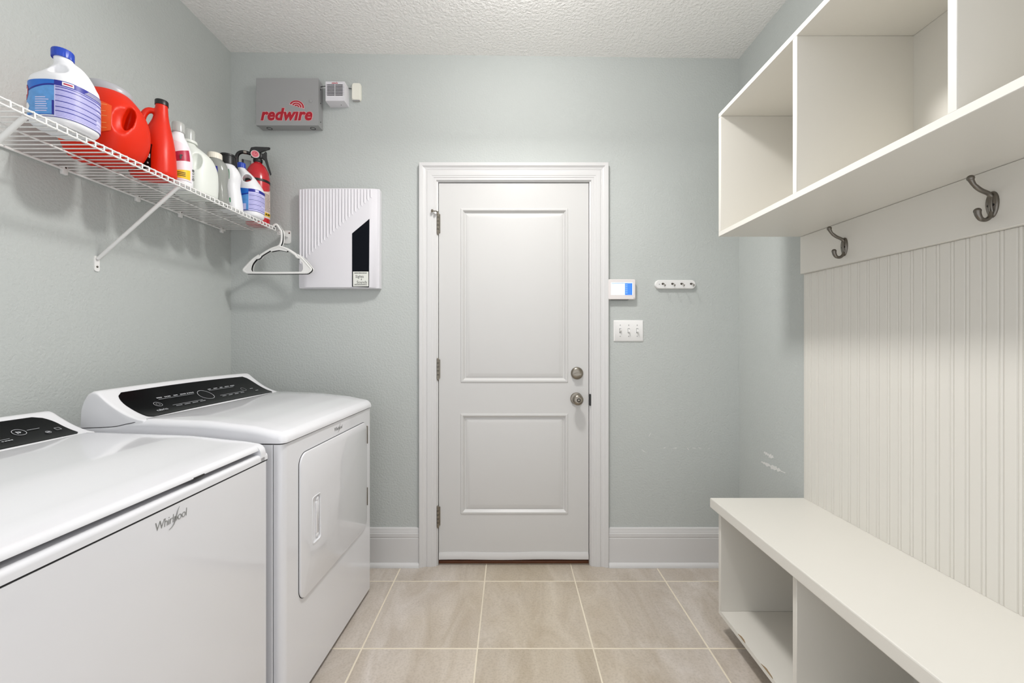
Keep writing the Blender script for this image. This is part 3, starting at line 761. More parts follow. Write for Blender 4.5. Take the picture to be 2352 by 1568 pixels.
M_orange = pm('jug_orange_red', (216, 36, 0), .42, spec=.3); M_orlab = pm('label_orange', (236, 84, 24), .35); M_orprint = pm('label_orange_print', (250, 150, 84), .5)
M_greycap = pm('cap_grey', (172, 172, 176), .35); M_red2 = pm('bottle_red', (214, 36, 6), .4, spec=.35)
M_pinklab = pm('label_pale_pink', (236, 222, 228), .4); M_yellow = pm('label_yellow', (240, 196, 40), .4); M_clear = pm('cap_clear', (226, 228, 224), .15, trans=.55)
M_milky = pm('jug_milky', (226, 229, 222), .35, mottle=(12, .02)); M_glass = pm('bottle_smoky_clear', (196, 198, 192), .12, trans=.55); M_cream = pm('cap_cream', (232, 226, 212), .4)
M_green = pm('label_green', (22, 132, 74), .4); M_black = MT['black']
# 1 large bleach jug
t, B = bottle('bleach_jug', 'large white bleach jug with blue cap and blue label, leftmost on the wire shelf', -1.250, 1.161,
    [(0, 0, 0, .052, .048, 2.4), (.006, 0, 0, .062, .057, 2.5), (.016, 0, 0, .066, .060, 2.7), (.122, 0, 0, .066, .060, 2.7), (.132, 0, 0, .065, .059, 2.6), (.138, .001, 0, .061, .056, 2.5), (.155, .006, 0, .051, .046, 2.3), (.172, .008, 0, .041, .036, 2.1), (.188, .006, 0, .030, .027, 2), (.199, -.002, 0, .0215, .0210, 2), (.215, -.005, 0, .0185, .0185, 2)],
    M_white, [ellipsoid((-.018, -.052, .162), (.024, .034, .0215), (0, -.45, 0))])
cap(t, M_blue, -.005, 0, .0232, .205, .229, ribs=1)
bm = BM(); 
B.patch(bm, -205, -108, .022, .116, 0, na=24, nz=8)
B.patch(bm, -205, -108, .024, .070, 1, off=.0015, na=24, top=lambda k: .030*math.sin(k*PI/2))
B.patch(bm, -205, -108, .071, .075, 4, off=.0016, na=24, top=lambda k: .030*math.sin(k*PI/2), bot=lambda k: .030*math.sin(k*PI/2))
B.patch(bm, -190, -170, .064, .106, 5, off=.0019, na=8, top=lambda k: -.014*(abs(k-.5)*2)**2, bot=lambda k: .014*(abs(k-.5)*2)**2)
B.patch(bm, -186, -174, .078, .094, 6, off=.0021, na=8)
B.patch(bm, -183, -166, .034, .056, 6, off=.0019, na=8, top=lambda k: -.010*(abs(k-.5)*2)**2, bot=lambda k: .010*(abs(k-.5)*2)**2)
B.patch(bm, -112, -108, .022, .06, 4, off=.0019, na=3)
B.patch(bm, -108, 10, .018, .116, 2, na=24, nz=8)
B.patch(bm, -108, 10, .102, .116, 4, off=.0016, na=24)
B.patch(bm, -95, -77, .104, .114, 6, off=.0020, na=6); B.patch(bm, -93, -79, .107, .111, 5, off=.0023, na=6)
for k in range(22):
    z = .021+k*.0038; thick = k in (3, 6, 10, 14, 18, 20)
    B.patch(bm, -106, random.choice((-30, -12, 5)), z, z+(.0022 if thick else .0014), 4 if thick else 3, off=.0016, na=16, nz=1)
for k in range(5): B.patch(bm, -58+k*2, 6, .104+k*.0022, .1048+k*.0022, 6, off=.0019, na=8, nz=1)
B.patch(bm, -205, 10, .0165, .0180, 4, na=36, nz=1)
for k in range(7): B.patch(bm, -150, -126+random.uniform(0, 8), .030+k*.006, .0325+k*.006, 2, off=.0019, na=4, nz=1)
obj('label', bm, [M_lblue, M_lblue2, M_lilac, M_text, M_navy, M_lred, M_white], t, local=True)
# 2 big orange-red detergent jug
t, B = bottle('detergent_jug', 'big orange-red detergent jug with grey cap and moulded grip, beside the bleach jug', -1.322, 1.350,
    [(0, -.004, 0, .078, .060, 2.8), (.008, -.003, 0, .088, .068, 2.8), (.03, -.001, 0, .099, .077, 2.9), (.065, 0, 0, .108, .084, 3), (.105, .001, 0, .110, .084, 3), (.150, .003, 0, .103, .080, 2.7), (.184, .004, 0, .088, .070, 2.4), (.210, .006, 0, .068, .060, 2.1), (.222, .006, 0, .058, .052, 2)],
    M_orange, [ellipsoid((.043, -.128, .125), (.034, .040, .072), (0, .2, 0)), ellipsoid((.054, -.082, .130), (.0135, .045, .046), (0, .2, 0))], voxel=.003, sm=26)
bm = lathe([(.052, 0), (.055, .006), (.055, .020), (.052, .029), (.044, .034), (.02, .036), (.001, .036)], 40, Matrix.Translation((.006, 0, .214)) @ Matrix.Rotation(math.radians(6), 4, 'Y') @ Matrix.Diagonal((1.08, .95, 1, 1)))
obj('cap', bm, M_greycap, t, local=True)
bm = BM()
B.patch(bm, -190, -84, .040, .180, 0, off=.0012, na=40, nz=8, top=lambda k: -.03*k**3, bot=lambda k: .03*k**3)
for k in range(11):
    z = .074+k*.0075
    if k in (8, 9): continue
    B.patch(bm, -172, -90+random.uniform(-10, 2), z, z+.0022, 1, off=.0017, na=8, nz=1)
obj('label', bm, [M_orlab, M_orprint], t, local=True)
# 3 slim red bottle
t, B = bottle('detergent_bottle', 'slim-necked red bottle with small black cap, right of the big orange-red jug', -1.285, 1.489,
    [(0, 0, 0, .060, .038, 2.6), (.006, 0, 0, .068, .045, 2.8), (.02, 0, 0, .070, .046, 2.8), (.085, .001, 0, .066, .045, 2.6), (.130, .007, 0, .055, .041, 2.3), (.175, .014, 0, .039, .034, 2.1), (.210, .019, 0, .0265, .0255, 2), (.240, .021, 0, .0205, .0205, 2), (.276, .022, 0, .0180, .0180, 2)],
    M_red2, extra=lambda bm: tube(smoothpath([(.010, .0, .242), (-.010, 0, .244), (-.026, 0, .225), (-.034, 0, .18), (-.032, 0, .13), (-.022, 0, .11)], 4), .0105, 10, bm))
cap(t, M_black, .022, 0, .0198, .271, .289)
bm = BM(); B.patch(bm, -215, -98, .016, .105, 0, off=.0013, na=16, nz=6, top=lambda k: .02*math.sin(PI*k))
b2 = Matrix.Translation(B.pt(math.radians(-108), .062, .0022)) @ Matrix.Rotation(math.radians(-30), 4, 'Z') @ FACE
merge(bm, text('N', .019, b2, offset=.0006), 1)
b2 = Matrix.Translation(B.pt(math.radians(-108), .040, .0022)) @ Matrix.Rotation(math.radians(-30), 4, 'Z') @ FACE
merge(bm, text('a', .012, b2), 1)
obj('label', bm, [M_black, M_white], t, local=True)
# 4 white bottle with pale pink and red label
t, B = bottle('cleaner_bottle', 'white bottle with pink, red and yellow label, right of the slim red bottle', -1.280, 1.581,
    [(0, 0, 0, .049, .032, 2.5), (.006, 0, 0, .055, .037, 2.7), (.10, 0, 0, .056, .038, 2.7), (.140, .001, 0, .050, .036, 2.4), (.180, .003, 0, .035, .030, 2.1), (.200, .006, 0, .021, .021, 2), (.220, .008, 0, .017, .017, 2)], M_white)
cap(t, M_clear, .008, 0, .0205, .214, .252)
bm = BM()
B.patch(bm, -150, -34, .022, .175, 0, na=20, nz=8, top=lambda k: -.02*k*k)
B.patch(bm, -92, -42, .088, .125, 1, off=.0016, na=10, top=lambda k: .018*k, bot=lambda k: .012*k)
B.patch(bm, -92, -42, .028, .055, 2, off=.0016, na=10, top=lambda k: .010*k)
for k in range(3): B.patch(bm, -90, -60, .036+k*.006, .0385+k*.006, 3, off=.002, na=5, nz=1)
mt = Matrix.Translation(B.pt(math.radians(-72), .110, .0022)) @ Matrix.Rotation(math.radians(28), 4, 'Z') @ FACE
merge(bm, text('r', .034, mt, offset=.0012), 3)
obj('label', bm, [M_pinklab, M_lred, M_yellow, M_black], t, local=True)
mt = Matrix.Translation(B.pt(math.radians(-25), .055, .0015)) @ Matrix.Rotation(math.radians(62), 4, 'Z') @ FACE @ Matrix.Rotation(PI/2, 4, 'Z')
obj('date_stamp', text('0/11/8', .017, mt), M_black, t, local=True, smooth=0)
# 5 milky jug with grip
t, B = bottle('milky_jug', 'milky translucent jug with clear cap and moulded handle, mid shelf', -1.285, 1.690,
    [(0, 0, 0, .057, .054, 3), (.006, 0, 0, .065, .063, 3.2), (.10, 0, 0, .067, .0645, 3.2), (.135, -.002, 0, .065, .062, 2.8), (.165, -.006, 0, .057, .054, 2.4), (.190, -.016, 0, .040, .040, 2.1), (.206, -.023, 0, .026, .026, 2), (.222, -.025, 0, .022, .022, 2)],
    M_milky, [ellipsoid((.002, -.07, .132), (.018, .030, .040), (0, .12, 0))], sm=8)
cap(t, M_clear, -.024, 0, .0215, .222, .270)
obj('collar', lathe([(.028, 0), (.029, .004), (.027, .010), (.023, .012)], 32, Matrix.Translation((-.023, 0, .214))), M_milky, t, local=True)
# 6 smoky clear bottle
t, B = bottle('clear_bottle', 'smoky clear bottle with wide cream cap and small blue label', -1.275, 1.800,
    [(0, 0, 0, .040, .033, 2.3), (.006, 0, 0, .045, .0375, 2.4), (.05, 0, 0, .042, .036, 2.3), (.10, 0, 0, .038, .034, 2.2), (.150, 0, 0, .042, .036, 2.2), (.185, -.003, 0, .036, .034, 2.1), (.205, -.008, 0, .024, .024, 2), (.216, -.010, 0, .023, .023, 2)], M_glass)
cap(t, M_cream, -.010, 0, .0275, .202, .228, ribs=1)
bm = BM(); B.patch(bm, -135, -90, .118, .163, 0, na=8); 
mt = Matrix.Translation(B.pt(math.radians(-108), .138, .0022)) @ Matrix.Rotation(math.radians(-16), 4, 'Z') @ FACE
merge(bm, text('U', .024, mt, offset=.0008), 1)
obj('label', bm, [M_navy, M_white], t, local=True)
# 7 white bottle, black cap
t, B = bottle('softener_bottle', 'glossy white bottle with wide black cap and green label edge', -1.270, 1.885,
    [(0, 0, 0, .038, .033, 2.4), (.006, 0, 0, .043, .0385, 2.5), (.06, -.002, 0, .042, .037, 2.4), (.12, -.006, 0, .038, .035, 2.3), (.165, -.004, 0, .040, .036, 2.2), (.195, -.009, 0, .034, .032, 2.1), (.212, -.014, 0, .026, .026, 2), (.225, -.016, 0, .025, .025, 2)], M_white)
c7 = cap(t, M_black, -.015, 0, .0295, .212, .256)
obj('cap_rim', lathe([(.0310, 0), (.0318, .004), (.0310, .008), (.028, .009)], 36, Matrix.Translation((-.015, 0, .249))), M_black, t, local=True)
bm = BM(); B.patch(bm, -170, -97, .140, .175, 0, na=8, top=lambda k: .01*k); B.patch(bm, -170, -95, .028, .060, 0, na=8, bot=lambda k: .008*k, top=lambda k: -.004*k); B.patch(bm, -170, -118, .064, .136, 1, na=8)
obj('label', bm, [M_green, M_milky], t, local=True)
# 8 small bleach jug
t, B = bottle('bleach_jug', 'small white bleach jug with open handle, in front of the fire extinguisher', -1.250, 1.986,
    [(0, .002, 0, .044, .040, 2.6), (.006, .002, 0, .052, .046, 2.8), (.015, .002, 0, .054, .048, 2.8), (.135, .002, 0, .054, .048, 2.8), (.155, -.001, 0, .049, .044, 2.5), (.180, -.007, 0, .040, .036, 2.2), (.205, -.015, 0, .029, .028, 2.1), (.224, -.027, 0, .020, .020, 2), (.234, -.034, 0, .016, .016, 2), (.244, -.035, 0, .0145, .0145, 2)],
    M_white, [ellipsoid((-.012, 0, .184), (.0185, .12, .0215), (0, .55, 0))], sm=6)
cap(t, M_blue, -.035, 0, .0175, .236, .260, ribs=1)
bm = BM()
B.patch(bm, -172, -100, .030, .136, 0, na=18, nz=6, top=lambda k: -.006*k); B.patch(bm, -172, -100, .032, .092, 1, off=.0015, na=18, top=lambda k: .012*k)
B.patch(bm, -172, -100, .094, .098, 4, off=.0018, na=14, top=lambda k: .012*k, bot=lambda k: .012*k)
B.patch(bm, -172, -150, .032, .06, 5, off=.0017, na=6); B.patch(bm, -140, -112, .032, .060, 6, off=.0018, na=6)
B.patch(bm, -100, -5, .028, .132, 2, na=20, nz=6, top=lambda k: -.002*k); B.patch(bm, -100, -5, .116, .130, 4, off=.0016, na=18)
B.patch(bm, -72, -56, .118, .128, 6, off=.0019, na=5)
for k in range(11): B.patch(bm, -98, random.choice((-40, -15, -8)), .034+k*.0072, .0365+k*.0072, 4 if k % 3 == 0 else 3, off=.0016, na=14, nz=1)
B.patch(bm, -172, -5, .0265, .0285, 4, na=24, nz=1)
obj('label', bm, [M_lblue, M_lblue2, M_lilac, M_text, M_navy, M_dkblue, M_lilac], t, local=True)
# 9 fire extinguisher
az = math.radians(31.42); r = 2.472
fe = thing('fire_extinguisher', 'red fire extinguisher with black valve standing at the end of the wire shelf', 'fire extinguisher', (-r*math.sin(az), r*math.cos(az), SHZ), az)
M_fered = pm('extinguisher_red', (196, 20, 34), .25, coat=.5); M_fepaper = pm('extinguisher_label', (224, 206, 196), .5, mottle=(120, .15)); M_gauge = pm('gauge_face', (226, 120, 130), .4)
obj('cylinder', lathe([(.046, 0), (.053, .004), (.054, .010), (.054, .235), (.0525, .255), (.047, .280), (.036, .302), (.024, .315), (.017, .320), (.017, .330), (.001, .330)], 48), M_fered, fe, local=True)
obj('strap', lathe([(.0543, .216), (.0556, .217), (.0556, .228), (.0543, .229)], 48), M_black, fe, local=True)
def cylpatch(a0, a1, z0, z1, rr, top=None):
    b = BM(); V = []
    for i in range(17):
        k = i/16; a = math.radians(a0+(a1-a0)*k); tt = top(k) if top else 0
        V.append([b.verts.new((rr*math.cos(a), rr*math.sin(a), z)) for z in (z0, z1+tt)])
    for i in range(16): b.faces.new((V[i][0], V[i+1][0], V[i+1][1], V[i][1]))
    return b
obj('label', cylpatch(-130, -8, .036, .168, .0546, lambda k: .02*(abs(k-.5)*2)**2), M_fepaper, fe, local=True)
bm = cylpatch(-70, -12, .046, .064, .0549); obj('label_band', bm, M_yellow, fe, local=True)
bm = BM()
for k in range(13): merge(bm, cylpatch(-60, random.uniform(-26, -14), .072+k*.007, .074+k*.007, .0549))
obj('label_print', bm, MT['inkgrey'], fe, local=True)
mt = Matrix.Rotation(math.radians(50), 4, 'Z') @ Matrix.Translation((0, -.0552, .055)) @ FACE
obj('rating_print', text('A:10', .014, mt, offset=.0006), M_black, fe, local=True, smooth=0)
bm = lathe([(.019, .322), (.021, .328), (.021, .340), (.016, .346), (.016, .372), (.012, .376)], 24); box(-.030, .018, -.011, .011, .345, .374, .004, 2, bm)
vb = obj('valve', bm, M_black, fe, local=True)
bm = prism([(-.036, .372), (-.030, .392), (-.010, .400), (.052, .412), (.056, .406), (.040, .398), (.018, .386), (.012, .374)], lambda p, k: (p[0], (-.010, .010)[k], p[1])); bmesh.ops.bevel(bm, geom=list(bm.edges), offset=.002, segments=1, affect='EDGES')
obj('lever', bm, M_black, fe, local=True)
bm = prism([(.010, .372), (.024, .372), (.034, .386), (.040, .380), (.040, .352), (.048, .318), (.060, .276), (.055, .272), (.042, .304), (.030, .344), (.016, .352)], lambda p, k: (p[0], (-.009, .009)[k], p[1]))
obj('carry_handle', bm, M_black, fe, local=True)
g = obj('gauge', lathe([(.019, 0), (.019, .006), (.0165, .008), (.0165, .0065), (.001, .0065)], 28, Matrix.Translation((-.012, -.016, .357)) @ RX), MT['whitepl'], fe, local=True)
obj('gauge_dial', lathe([(.0163, 0), (.0163, .0003)], 28, Matrix.Translation((-.012, -.0227, .357)) @ RX), M_gauge, g, local=True)
bm = tube([(-.012, -.0232, .357), (-.006, -.0232, .366)], .0012, 6); merge(bm, ring_flat(.009, .0105, 24, Matrix.Translation((-.012, -.0232, .357)) @ RX))
obj('needle', bm, M_lred, g, local=True)
obj('hose', tube(smoothpath([(-.030, 0, .362), (-.052, 0, .364), (-.072, .004, .362), (-.086, .010, .350), (-.091, .014, .325), (-.088, .018, .27), (-.078, .024, .20)], 5), .0085, 12), M_black, fe, local=True)
obj('hose_ferrule', tube([(-.049, 0, .364), (-.062, 0, .3635)], .0095, 12), MT['nickel'], fe, local=True)
obj('wall_bracket', box(-.062, -.030, .020, .060, .255, .335, .002, 1), mat('bracket_steel', (120, 122, 122), .3, metal=.6), fe, local=True)
obj('bracket_back', box(-.070, -.060, .022, .060, .25, .336, .001, 1), M_black, fe, local=True)

# ================================================================== HANGERS
def hanger(label, y, m, dx=0, dz=0, rz=0, dy=0):
    t = thing('coat_hanger', label, 'hanger', (XFR, y, SZ), rz, 'plastic hangers on the end of the wire shelf')
    R_ = .0056; fl = (Vector((0, 1, 0)), .5)
    zt = .0055+R_
    # hook over the front rail
    hk = smoothpath([(-.014, 0, -.012), (-.0135, 0, .000), (-.004, 0, zt), (.008, 0, zt-.001), (.020, 0, -.006), (.030, 0, -.025), (.031, 0, -.060), (.027, 0, -.082), (.018, 0, -.100)], 5)
    hk = [p+Vector((dx, 0, dz))*min(1, max(0, (i_-20)/12)) for i_, p in enumerate(hk)]
    obj('hook', tube(hk, R_, 10, flat=fl), m, t, local=True, smooth=60)
    N = Vector((.018+dx, 0, -.100+dz))
    for s, tip in ((-1, Vector((-.164, 0, -.212))), (1, Vector((.182, 0, -.208)))):
        tip = tip + Vector((dx, 0, dz))
        a = N.lerp(tip, .50)+Vector((0, 0, .013)); 
        a2 = a+Vector((s*.006, 0, -.009)); a3 = a+Vector((s*.016, 0, -.016)); a4 = a+Vector((s*.028, 0, -.017))
        bm = tube(smoothpath([N+Vector((-s*.006, 0, .002)), N.lerp(tip, .22)+Vector((0, 0, .012)), a, a2, a3, a4], 4), R_, 8, flat=fl)
        obj('shoulder', bm, m, t, local=True, smooth=60)
        e = Vector((tip.x-s*.018, 0, -.2345+dz))
        bm = tube(smoothpath([a+Vector((s*.012, 0, -.002)), a.lerp(tip, .5)+Vector((0, 0, .008)), tip+Vector((-s*.012, 0, .008)), tip+Vector((0, 0, -.010)), e], 5), R_, 8, flat=fl)
        obj('arm', bm, m, t, local=True, smooth=60)
        bx = lambda f: a.lerp(tip, f)+Vector((0, 0, .006*math.sin(PI*f)))
        web = [bx(.22), bx(.6), tip+Vector((-s*.010, 0, .004)), tip+Vector((-s*.003, 0, -.010)), e+Vector((-s*.004, 0, .002))] + smoothpath([e+Vector((-s*.036, 0, .001)), tip+Vector((-s*.042, 0, -.012)), tip+Vector((-s*.041, 0, .004)), a.lerp(tip, .50)+Vector((-s*.004, 0, -.008)), a.lerp(tip, .22)+Vector((0, 0, -.002))], 4)
        obj('web_plate', prism([(p.x, p.z) for p in web], lambda p, k: (p[0], (-.0012, .0012)[k], p[1])), m, t, local=True, smooth=0)
    nk = [(N.x, N.z+.006), (N.x+.045, N.z-.016), (N.x+.040, N.z-.026), (N.x+.016, N.z-.021), (N.x, N.z-.019), (N.x-.016, N.z-.021), (N.x-.040, N.z-.026), (N.x-.045, N.z-.016)]
    obj('neck_plate', prism(nk, lambda p, k: (p[0], (-.0012, .0012)[k], p[1])), m, t, local=True, smooth=0)
    obj('trouser_bar', tube([(-.146+dx, 0, -.2345+dz), (0, 0, -.2360+dz), (.164+dx, 0, -.2345+dz)], R_, 8, flat=fl), m, t, local=True, smooth=60)
M_hw = pm('hanger_white', (236, 235, 232), .3); M_hb = pm('hanger_black', (14, 14, 14), .35)
hanger('white plastic hanger in front, hooked on the shelf end', 2.1170, M_hw)
hanger('black plastic hanger sandwiched between two white hangers', 2.1240, M_hb, dx=.002, dz=-.0022)
hanger('white plastic hanger at the back, behind the black one', 2.1310, M_hw, dx=.003, dz=-.0008)

# ================================================================== THINGS ON THE BACK WALL
def wallthing(name, label, cat, x, z): return thing(name, label, cat, (x, YB, z))
# ---- alarm cabinet
AX0, AX1, AZ0, AZ1, AY = -1.3366, -1.009, 2.343, 2.592, 2.172
ab = wallthing('alarm_cabinet', 'grey steel alarm cabinet with red lettering high on the back wall', 'alarm box', (AX0+AX1)/2, AZ0)
obj('case', box(AX0+.002, AX1-.002, AY+.006, YB, AZ0+.002, AZ1-.002), 'boxgrey', ab)
obj('door', box(AX0, AX1, AY, AY+.016, AZ0, AZ1, .0015, 2), 'boxgrey', ab, smooth=20)
mt = Matrix.Translation(((AX0+AX1)/2-.006, AY-.0004, 2.398)) @ FACE
obj('logo_outline', text('redwıre', .086, mt, shear=.22, bold=.0056, extrude=.0003, sx=.95, spacing=1.03), 'pinkprint', ab, smooth=0)
mt = Matrix.Translation(((AX0+AX1)/2-.006, AY-.0010, 2.398)) @ FACE
obj('logo', text('redwıre', .086, mt, shear=.22, bold=.0034, extrude=.0003, sx=.95, spacing=1.03), 'redprint', ab, smooth=0)
def arc(r0, r1, a0, a1, mt, ex=.0004, n=20):
    A = []
    for k in range(n+1):
        a = a0+(a1-a0)*k/n; A.append((r1*math.cos(a), r1*.82*math.sin(a)))
    for k in range(n, -1, -1):
        a = a0+(a1-a0)*k/n; A.append((r0*math.cos(a), r0*.82*math.sin(a)))
    return prism(A, lambda p, k: mt @ Vector((p[0], p[1], ex*k)))
mt = Matrix.Translation((-1.1225, AY, 2.441)) @ FACE @ Matrix.Rotation(-.30, 4, 'Z')
bm = BM(); bp = BM()
for (r0, r1) in ((.006, .013), (.018, .0255), (.031, .039)):
    merge(bm, arc(r0, r1, .12, PI-.12, mt @ Matrix.Translation((0, 0, .0006)))); merge(bp, arc(r0-.0022, r1+.0022, .02, PI-.02, mt, .0003))
obj('signal_arcs_outline', bp, 'pinkprint', ab, smooth=0); obj('signal_arcs', bm, 'redprint', ab, smooth=0)
obj('door_lock', lathe([(.0085, 0), (.0085, .002), (.006, .003)], 20, Matrix.Translation((-1.049, AY, 2.470)) @ RX), 'boxgrey', ab)
for x in (AX0+.05, AX1-.045):
    obj('knockout', ring_flat(.011, .0135, 24, Matrix.Translation((x, AY+.036, AZ0+.0018)) @ Matrix.Rotation(PI, 4, 'X'), .0008), 'hole', ab)
for z in (2.548, 2.475, 2.375):
    obj('side_screw', lathe([(.003, 0), (.003, .001)], 10, Matrix.Translation((AX1-.002, AY+.030, z)) @ Matrix.Rotation(PI/2, 4, 'Y')), 'hole', ab)
# ---- siren
sx0, sx1, sz0, sz1, sy = -.970, -.870, 2.469, 2.572, 2.168
si = wallthing('siren_box', 'small white louvred siren box beside the grey alarm cabinet', 'siren', (sx0+sx1)/2, sz0)
obj('housing', loft([[(sx0, YB, sz0), (sx1, YB, sz0), (sx1, YB, sz1), (sx0, YB, sz1)], [(sx0, sy+.003, sz0+.0), (sx1-.0, sy+.003, sz0), (sx1, sy+.003, sz1), (sx0, sy+.003, sz1)], [(sx0+.001, sy, sz0+.001), (sx1-.001, sy, sz0+.001), (sx1-.001, sy, sz1-.001), (sx0+.001, sy, sz1-.001)]]), 'lilacpl', si)
for k in range(8):
    z = 2.553-k*.0077
    for (a, b_) in ((sx0+.009, (sx0+sx1)/2-.002), ((sx0+sx1)/2+.002, sx1-.009)):
        obj('louvre_slot', box(a, b_, sy-.0006, sy+.001, z-.0017, z+.0017), 'hole', si)
    obj('louvre', prism([(0, .0021), (.0028, .0016), (.0028, .0), (0, -.0004)], lambda p, q: ((sx0+.001, sx1+.001)[q], sy-p[0], z+.0018+p[1])), 'lilacpl', si)
mt = Matrix.Translation(((sx0+sx1)/2-.002, sy-.0004, 2.5628)) @ FACE
bm = text('redwıre', .010, mt, shear=.22, offset=.0003, extrude=.0002); merge(bm, arc(.0012, .0024, .1, PI-.1, Matrix.Translation(((sx0+sx1)/2+.008, sy-.0004, 2.5668)) @ FACE))
obj('logo', bm, 'redprint', si, smooth=0)
obj('screw', lathe([(.0022, 0), (.0022, .001)], 10, Matrix.Translation(((sx0+sx1)/2+.018, 2.205, sz0)) @ Matrix.Rotation(PI, 4, 'X')), 'hole', si)
# ---- contact sensor
se = wallthing('contact_sensor', 'small ivory wireless sensor right of the white siren box', 'sensor', -.826, 2.50)
bm = loft([[(p[0], y_, p[1]) for p in rrect(-.851+i, -.802-i, 2.500+i, 2.594-i, .012, 6)] for y_, i in ((YB, 0), (2.218, 0), (2.212, .004))])
obj('case', bm, mat('ivory_plastic', (238, 236, 224), .45), se)
obj('battery_cap', box(-.846, -.808, 2.2145, 2.226, 2.4985, 2.503, .001, 1), 'greyc' if 'greyc' in MT else 'boxgrey', se)
cabl = tag(obj('signal_cable', tube(smoothpath([(AX1-.001, 2.205, 2.566), (-.99, 2.205, 2.569), (-.95, 2.215, 2.576), (-.90, 2.222, 2.573), (-.86, 2.224, 2.568), (-.845, 2.224, 2.566)], 4), .0018, 6), mat('grey_cable', (70, 70, 70), .5)), 'thin grey cable running from alarm cabinet past siren to sensor', 'cable')
obj('signal_wire', tube(smoothpath([(AX1-.001, 2.205, 2.556), (-.99, 2.20, 2.558), (-.965, 2.205, 2.562)], 4), .0014, 6), 'whitepl', cabl)
# ---- white enclosure with ribs and black window
ex0, ex1, ez0, ez1 = -1.121, -.697, 1.490, 2.016
en = wallthing('media_enclosure', 'white wall box with ribbed corner and black slanted window', 'wall box', (ex0+ex1)/2, ez0)
fy = lambda x: 2.186-.010*(1-((x-(ex0+ex1)/2)/((ex1-ex0)/2))**2)
obj('base', box(ex0+.004, ex1+.004, 2.190, YB, ez0-.002, ez1+.0, .004, 2), 'lilacpl', en, smooth=20)
rings = []
for k in range(17):
    x = ex0+(ex1-ex0)*k/16; e = .006 if k in (0, 16) else 0
    rings.append([(x, 2.205, ez0-.001), (x, fy(x)+.004+e, ez0), (x, fy(x)+e, ez0+.004+e), (x, fy(x)+e, ez1-.004-e), (x, fy(x)+.004+e, ez1), (x, 2.205, ez1)])
obj('cover', loft(rings), 'lilacpl', en, smooth=35)
# diagonal: from top right to left side lower
pA = W(857, 446, 2.178); pB = W(700, 592, 2.178)
n = 24; sp = (pA.x-ex0-.008)/n
for k in range(n):
    x = ex0+.010+sp*k; tt = (x-pA.x)/(pB.x-pA.x); zb = pA.z+(pB.z-pA.z)*tt
    zt = ez1-.006
    if zt-zb < .004: continue
    y = fy(x); h = sp*.40
    bm = prism([(-h, 0), (-h*.7, .0022), (0, .0030), (h*.7, .0022), (h, 0)], lambda p, q: (x+p[0], y+.0006-p[1], ((zb-p[0]*.93), zt)[q]))
    obj('rib', bm, 'lilacpl', en, smooth=60)
px = [(809, 658.5), (847, 659.5), (848, 502), (809, 536)]
bm = prism([(W(a, b_, 2.178).x, W(a, b_, 2.178).z) for a, b_ in px], lambda p, k: (p[0], fy(p[0])-(-.002, .0012)[k], p[1]))
win = obj('window', bm, 'blackinset', en, smooth=0)
lab = [W(811, 623.5, 2.176), W(846, 657.5, 2.176)]
lx0, lx1, lz0, lz1 = lab[0].x, lab[1].x, lab[1].z, lab[0].z
obj('sticker', box(lx0, lx1, fy(lx0)-.0022, fy(lx0), lz0, lz1), 'paper', win)
bm = BM(); lc = (lx0+lx1)/2; yy = fy(lx0)-.0024
for s, size, z, off in (('Sights', .0205, .66, -.006), ('&', .012, .47, .004), ('Sounds', .0205, .28, .006)):
    text(s, size, Matrix.Translation((lc+off, yy, lz0+(lz1-lz0)*z)) @ FACE, bm=bm, extrude=.0002, sx=.92, shear=.08)
for z, hh_, n_ in ((.90, .0040, 16), (.13, .0030, 20)): dashes(.066, hh_, Matrix.Translation((lc, yy, lz0+(lz1-lz0)*z)) @ FACE, n_, bm)
flatbar(-.034, .034, 0, .0006, Matrix.Translation((lc, yy, lz0+(lz1-lz0)*.07)) @ FACE, bm=bm)
obj('sticker_print', bm, 'inkgrey', win, smooth=0)
# ---- touch keypad
kd = 2.205
a = W(1396.5, 641, kd); b_ = W(1460, 687.5, kd)
kp = wallthing('alarm_keypad', 'white touchscreen alarm keypad with lit screen right of the door', 'keypad', (a.x+b_.x)/2, b_.z)
bm = loft([[(p[0], y_, p[1]) for p in rrect(a.x+i, b_.x-i, b_.z+i, a.z-i, .007, 5)] for y_, i in ((YB-.003, .006), (kd+.010, .001), (kd+.004, 0), (kd, .0025))])
obj('bezel', bm, mat('keypad_bezel', (228, 222, 220), .4), kp)
obj('speaker_slot', box(a.x+.02, b_.x-.035, kd+.006, YB-.003, b_.z-.0015, b_.z+.003), 'black', kp)
s0 = W(1403.5, 649, kd); s1 = W(1453, 677, kd)
scr = obj('screen', box(s0.x, s1.x, kd-.0006, kd+.002, s1.z, s0.z), mat('screen_white', (236, 242, 250), .3, emit=((236, 242, 252), .75)), kp, smooth=0)
m0 = s0.x+(s1.x-s0.x)*.64
obj('screen_menu', box(m0, s1.x-.0015, kd-.0010, kd, s1.z, s0.z-.004), mat('screen_blue', (60, 120, 230), .3, emit=((50, 110, 228), .6)), scr, smooth=0)
bm = BM()
for k in range(5): flatbar(.004, .014, 0, .0016, Matrix.Translation((m0, kd-.0011, s0.z-.013-k*.0105)) @ FACE, bm=bm)
obj('menu_text', bm, mat('screen_text', (190, 212, 250), .3, emit=((190, 212, 250), .7)), scr, smooth=0)
bm = flatbar(.002, s1.x-s0.x-.001, 0, .0035, Matrix.Translation((s0.x, kd-.0010, s0.z-.0045)) @ FACE); flatbar(.004, .02, 0, .002, Matrix.Translation((s0.x, kd-.0010, s0.z-.012)) @ FACE, bm=bm)
obj('status_bar', bm, mat('screen_bar', (130, 160, 225), .3, emit=((130, 160, 225), .5)), scr, smooth=0)
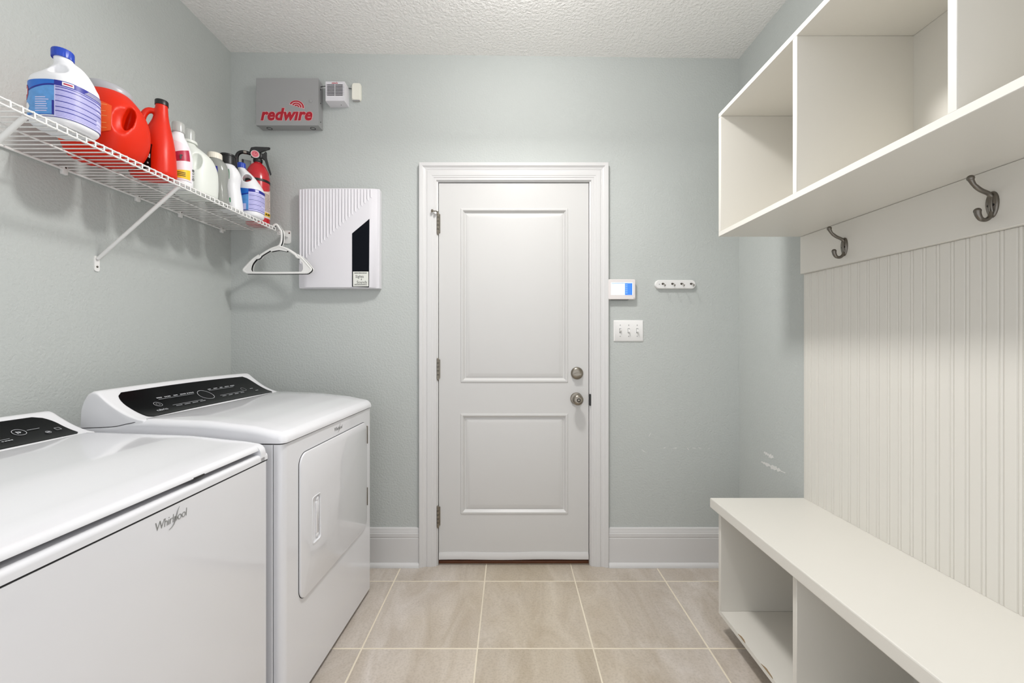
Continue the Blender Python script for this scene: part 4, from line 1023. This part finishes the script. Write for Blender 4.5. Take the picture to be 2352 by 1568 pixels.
obj('status_light', box(b_.x-.010, b_.x-.007, kd-.0006, kd+.001, b_.z+.006, b_.z+.009), 'hole', kp)
# ---- switch plate
a = W(1410, 735, 2.222); b_ = W(1478, 783.5, 2.222)
sp_ = wallthing('light_switch', 'white three-toggle light switch plate below the alarm keypad', 'light switch', (a.x+b_.x)/2, b_.z)
obj('plate', loft([[(p[0], y_, p[1]) for p in rrect(a.x+i, b_.x-i, b_.z+i, a.z-i, .003, 3)] for y_, i in ((YB, 0), (2.2262, 0), (2.2235, .004))]), 'whitepl', sp_, smooth=30)
pz = (a.z+b_.z)/2
for k, xp in enumerate((1424.7, 1444.2, 1463.8)):
    x = (xp-CX)*2.222/F
    tg = obj('toggle', loft([[(x+sx_*w_, y_, pz+(.001 if k else -.001)+dz_+sz_) for sx_, sz_ in ((-1, -h_), (1, -h_), (1, h_), (-1, h_))] for y_, w_, h_, dz_ in ((2.2230, .0042, .0075, 0), (2.2100, .0030, .0042, .006 if not k else -.006))]), 'whitepl', sp_, smooth=30)
    obj('slot', box(x-.0055, x+.0055, 2.2226, 2.2240, pz-.0125, pz+.0125), 'boxgrey', tg, smooth=0)
    for z in (pz-.030, pz+.030): obj('screw', disc_y(x, 2.2236, z, .0028, .0010, 12), 'boxgrey', sp_)
# ---- key hook rail
a = W(1504.5, 643, 2.218); b_ = W(1598, 663, 2.218)
kr = wallthing('key_rack', 'small white wall rail with four metal key hooks', 'key rack', (a.x+b_.x)/2, b_.z)
hh = (a.z-b_.z)/2
obj('rail', loft([[(p[0], y_, p[1]) for p in rrect(a.x+i, b_.x-i, b_.z+i, a.z-i, hh-.001-i, 8)] for y_, i in ((YB, 0), (2.219, 0), (2.2145, .0035))]), 'whitepl', kr, smooth=35)
rz_ = (a.z+b_.z)/2
for xp in (1522, 1544, 1565, 1587):
    x = (xp-CX)*2.215/F
    hk = obj('key_hook', tube(smoothpath([(x, 2.214, rz_+.004), (x, 2.200, rz_+.004), (x, 2.188, rz_-.004), (x, 2.184, rz_-.012), (x, 2.178, rz_-.013), (x, 2.173, rz_-.006)], 4), .0018, 8), 'darknickel', kr, smooth=60)
    obj('eye_plate', disc_y(x, 2.2150, rz_+.003, .0055, .0018, 14), 'darknickel', hk)
for xp in (1514.5, 1594): obj('screw', disc_y((xp-CX)*2.215/F, 2.2150, rz_, .0028, .001, 12), 'boxgrey', kr)
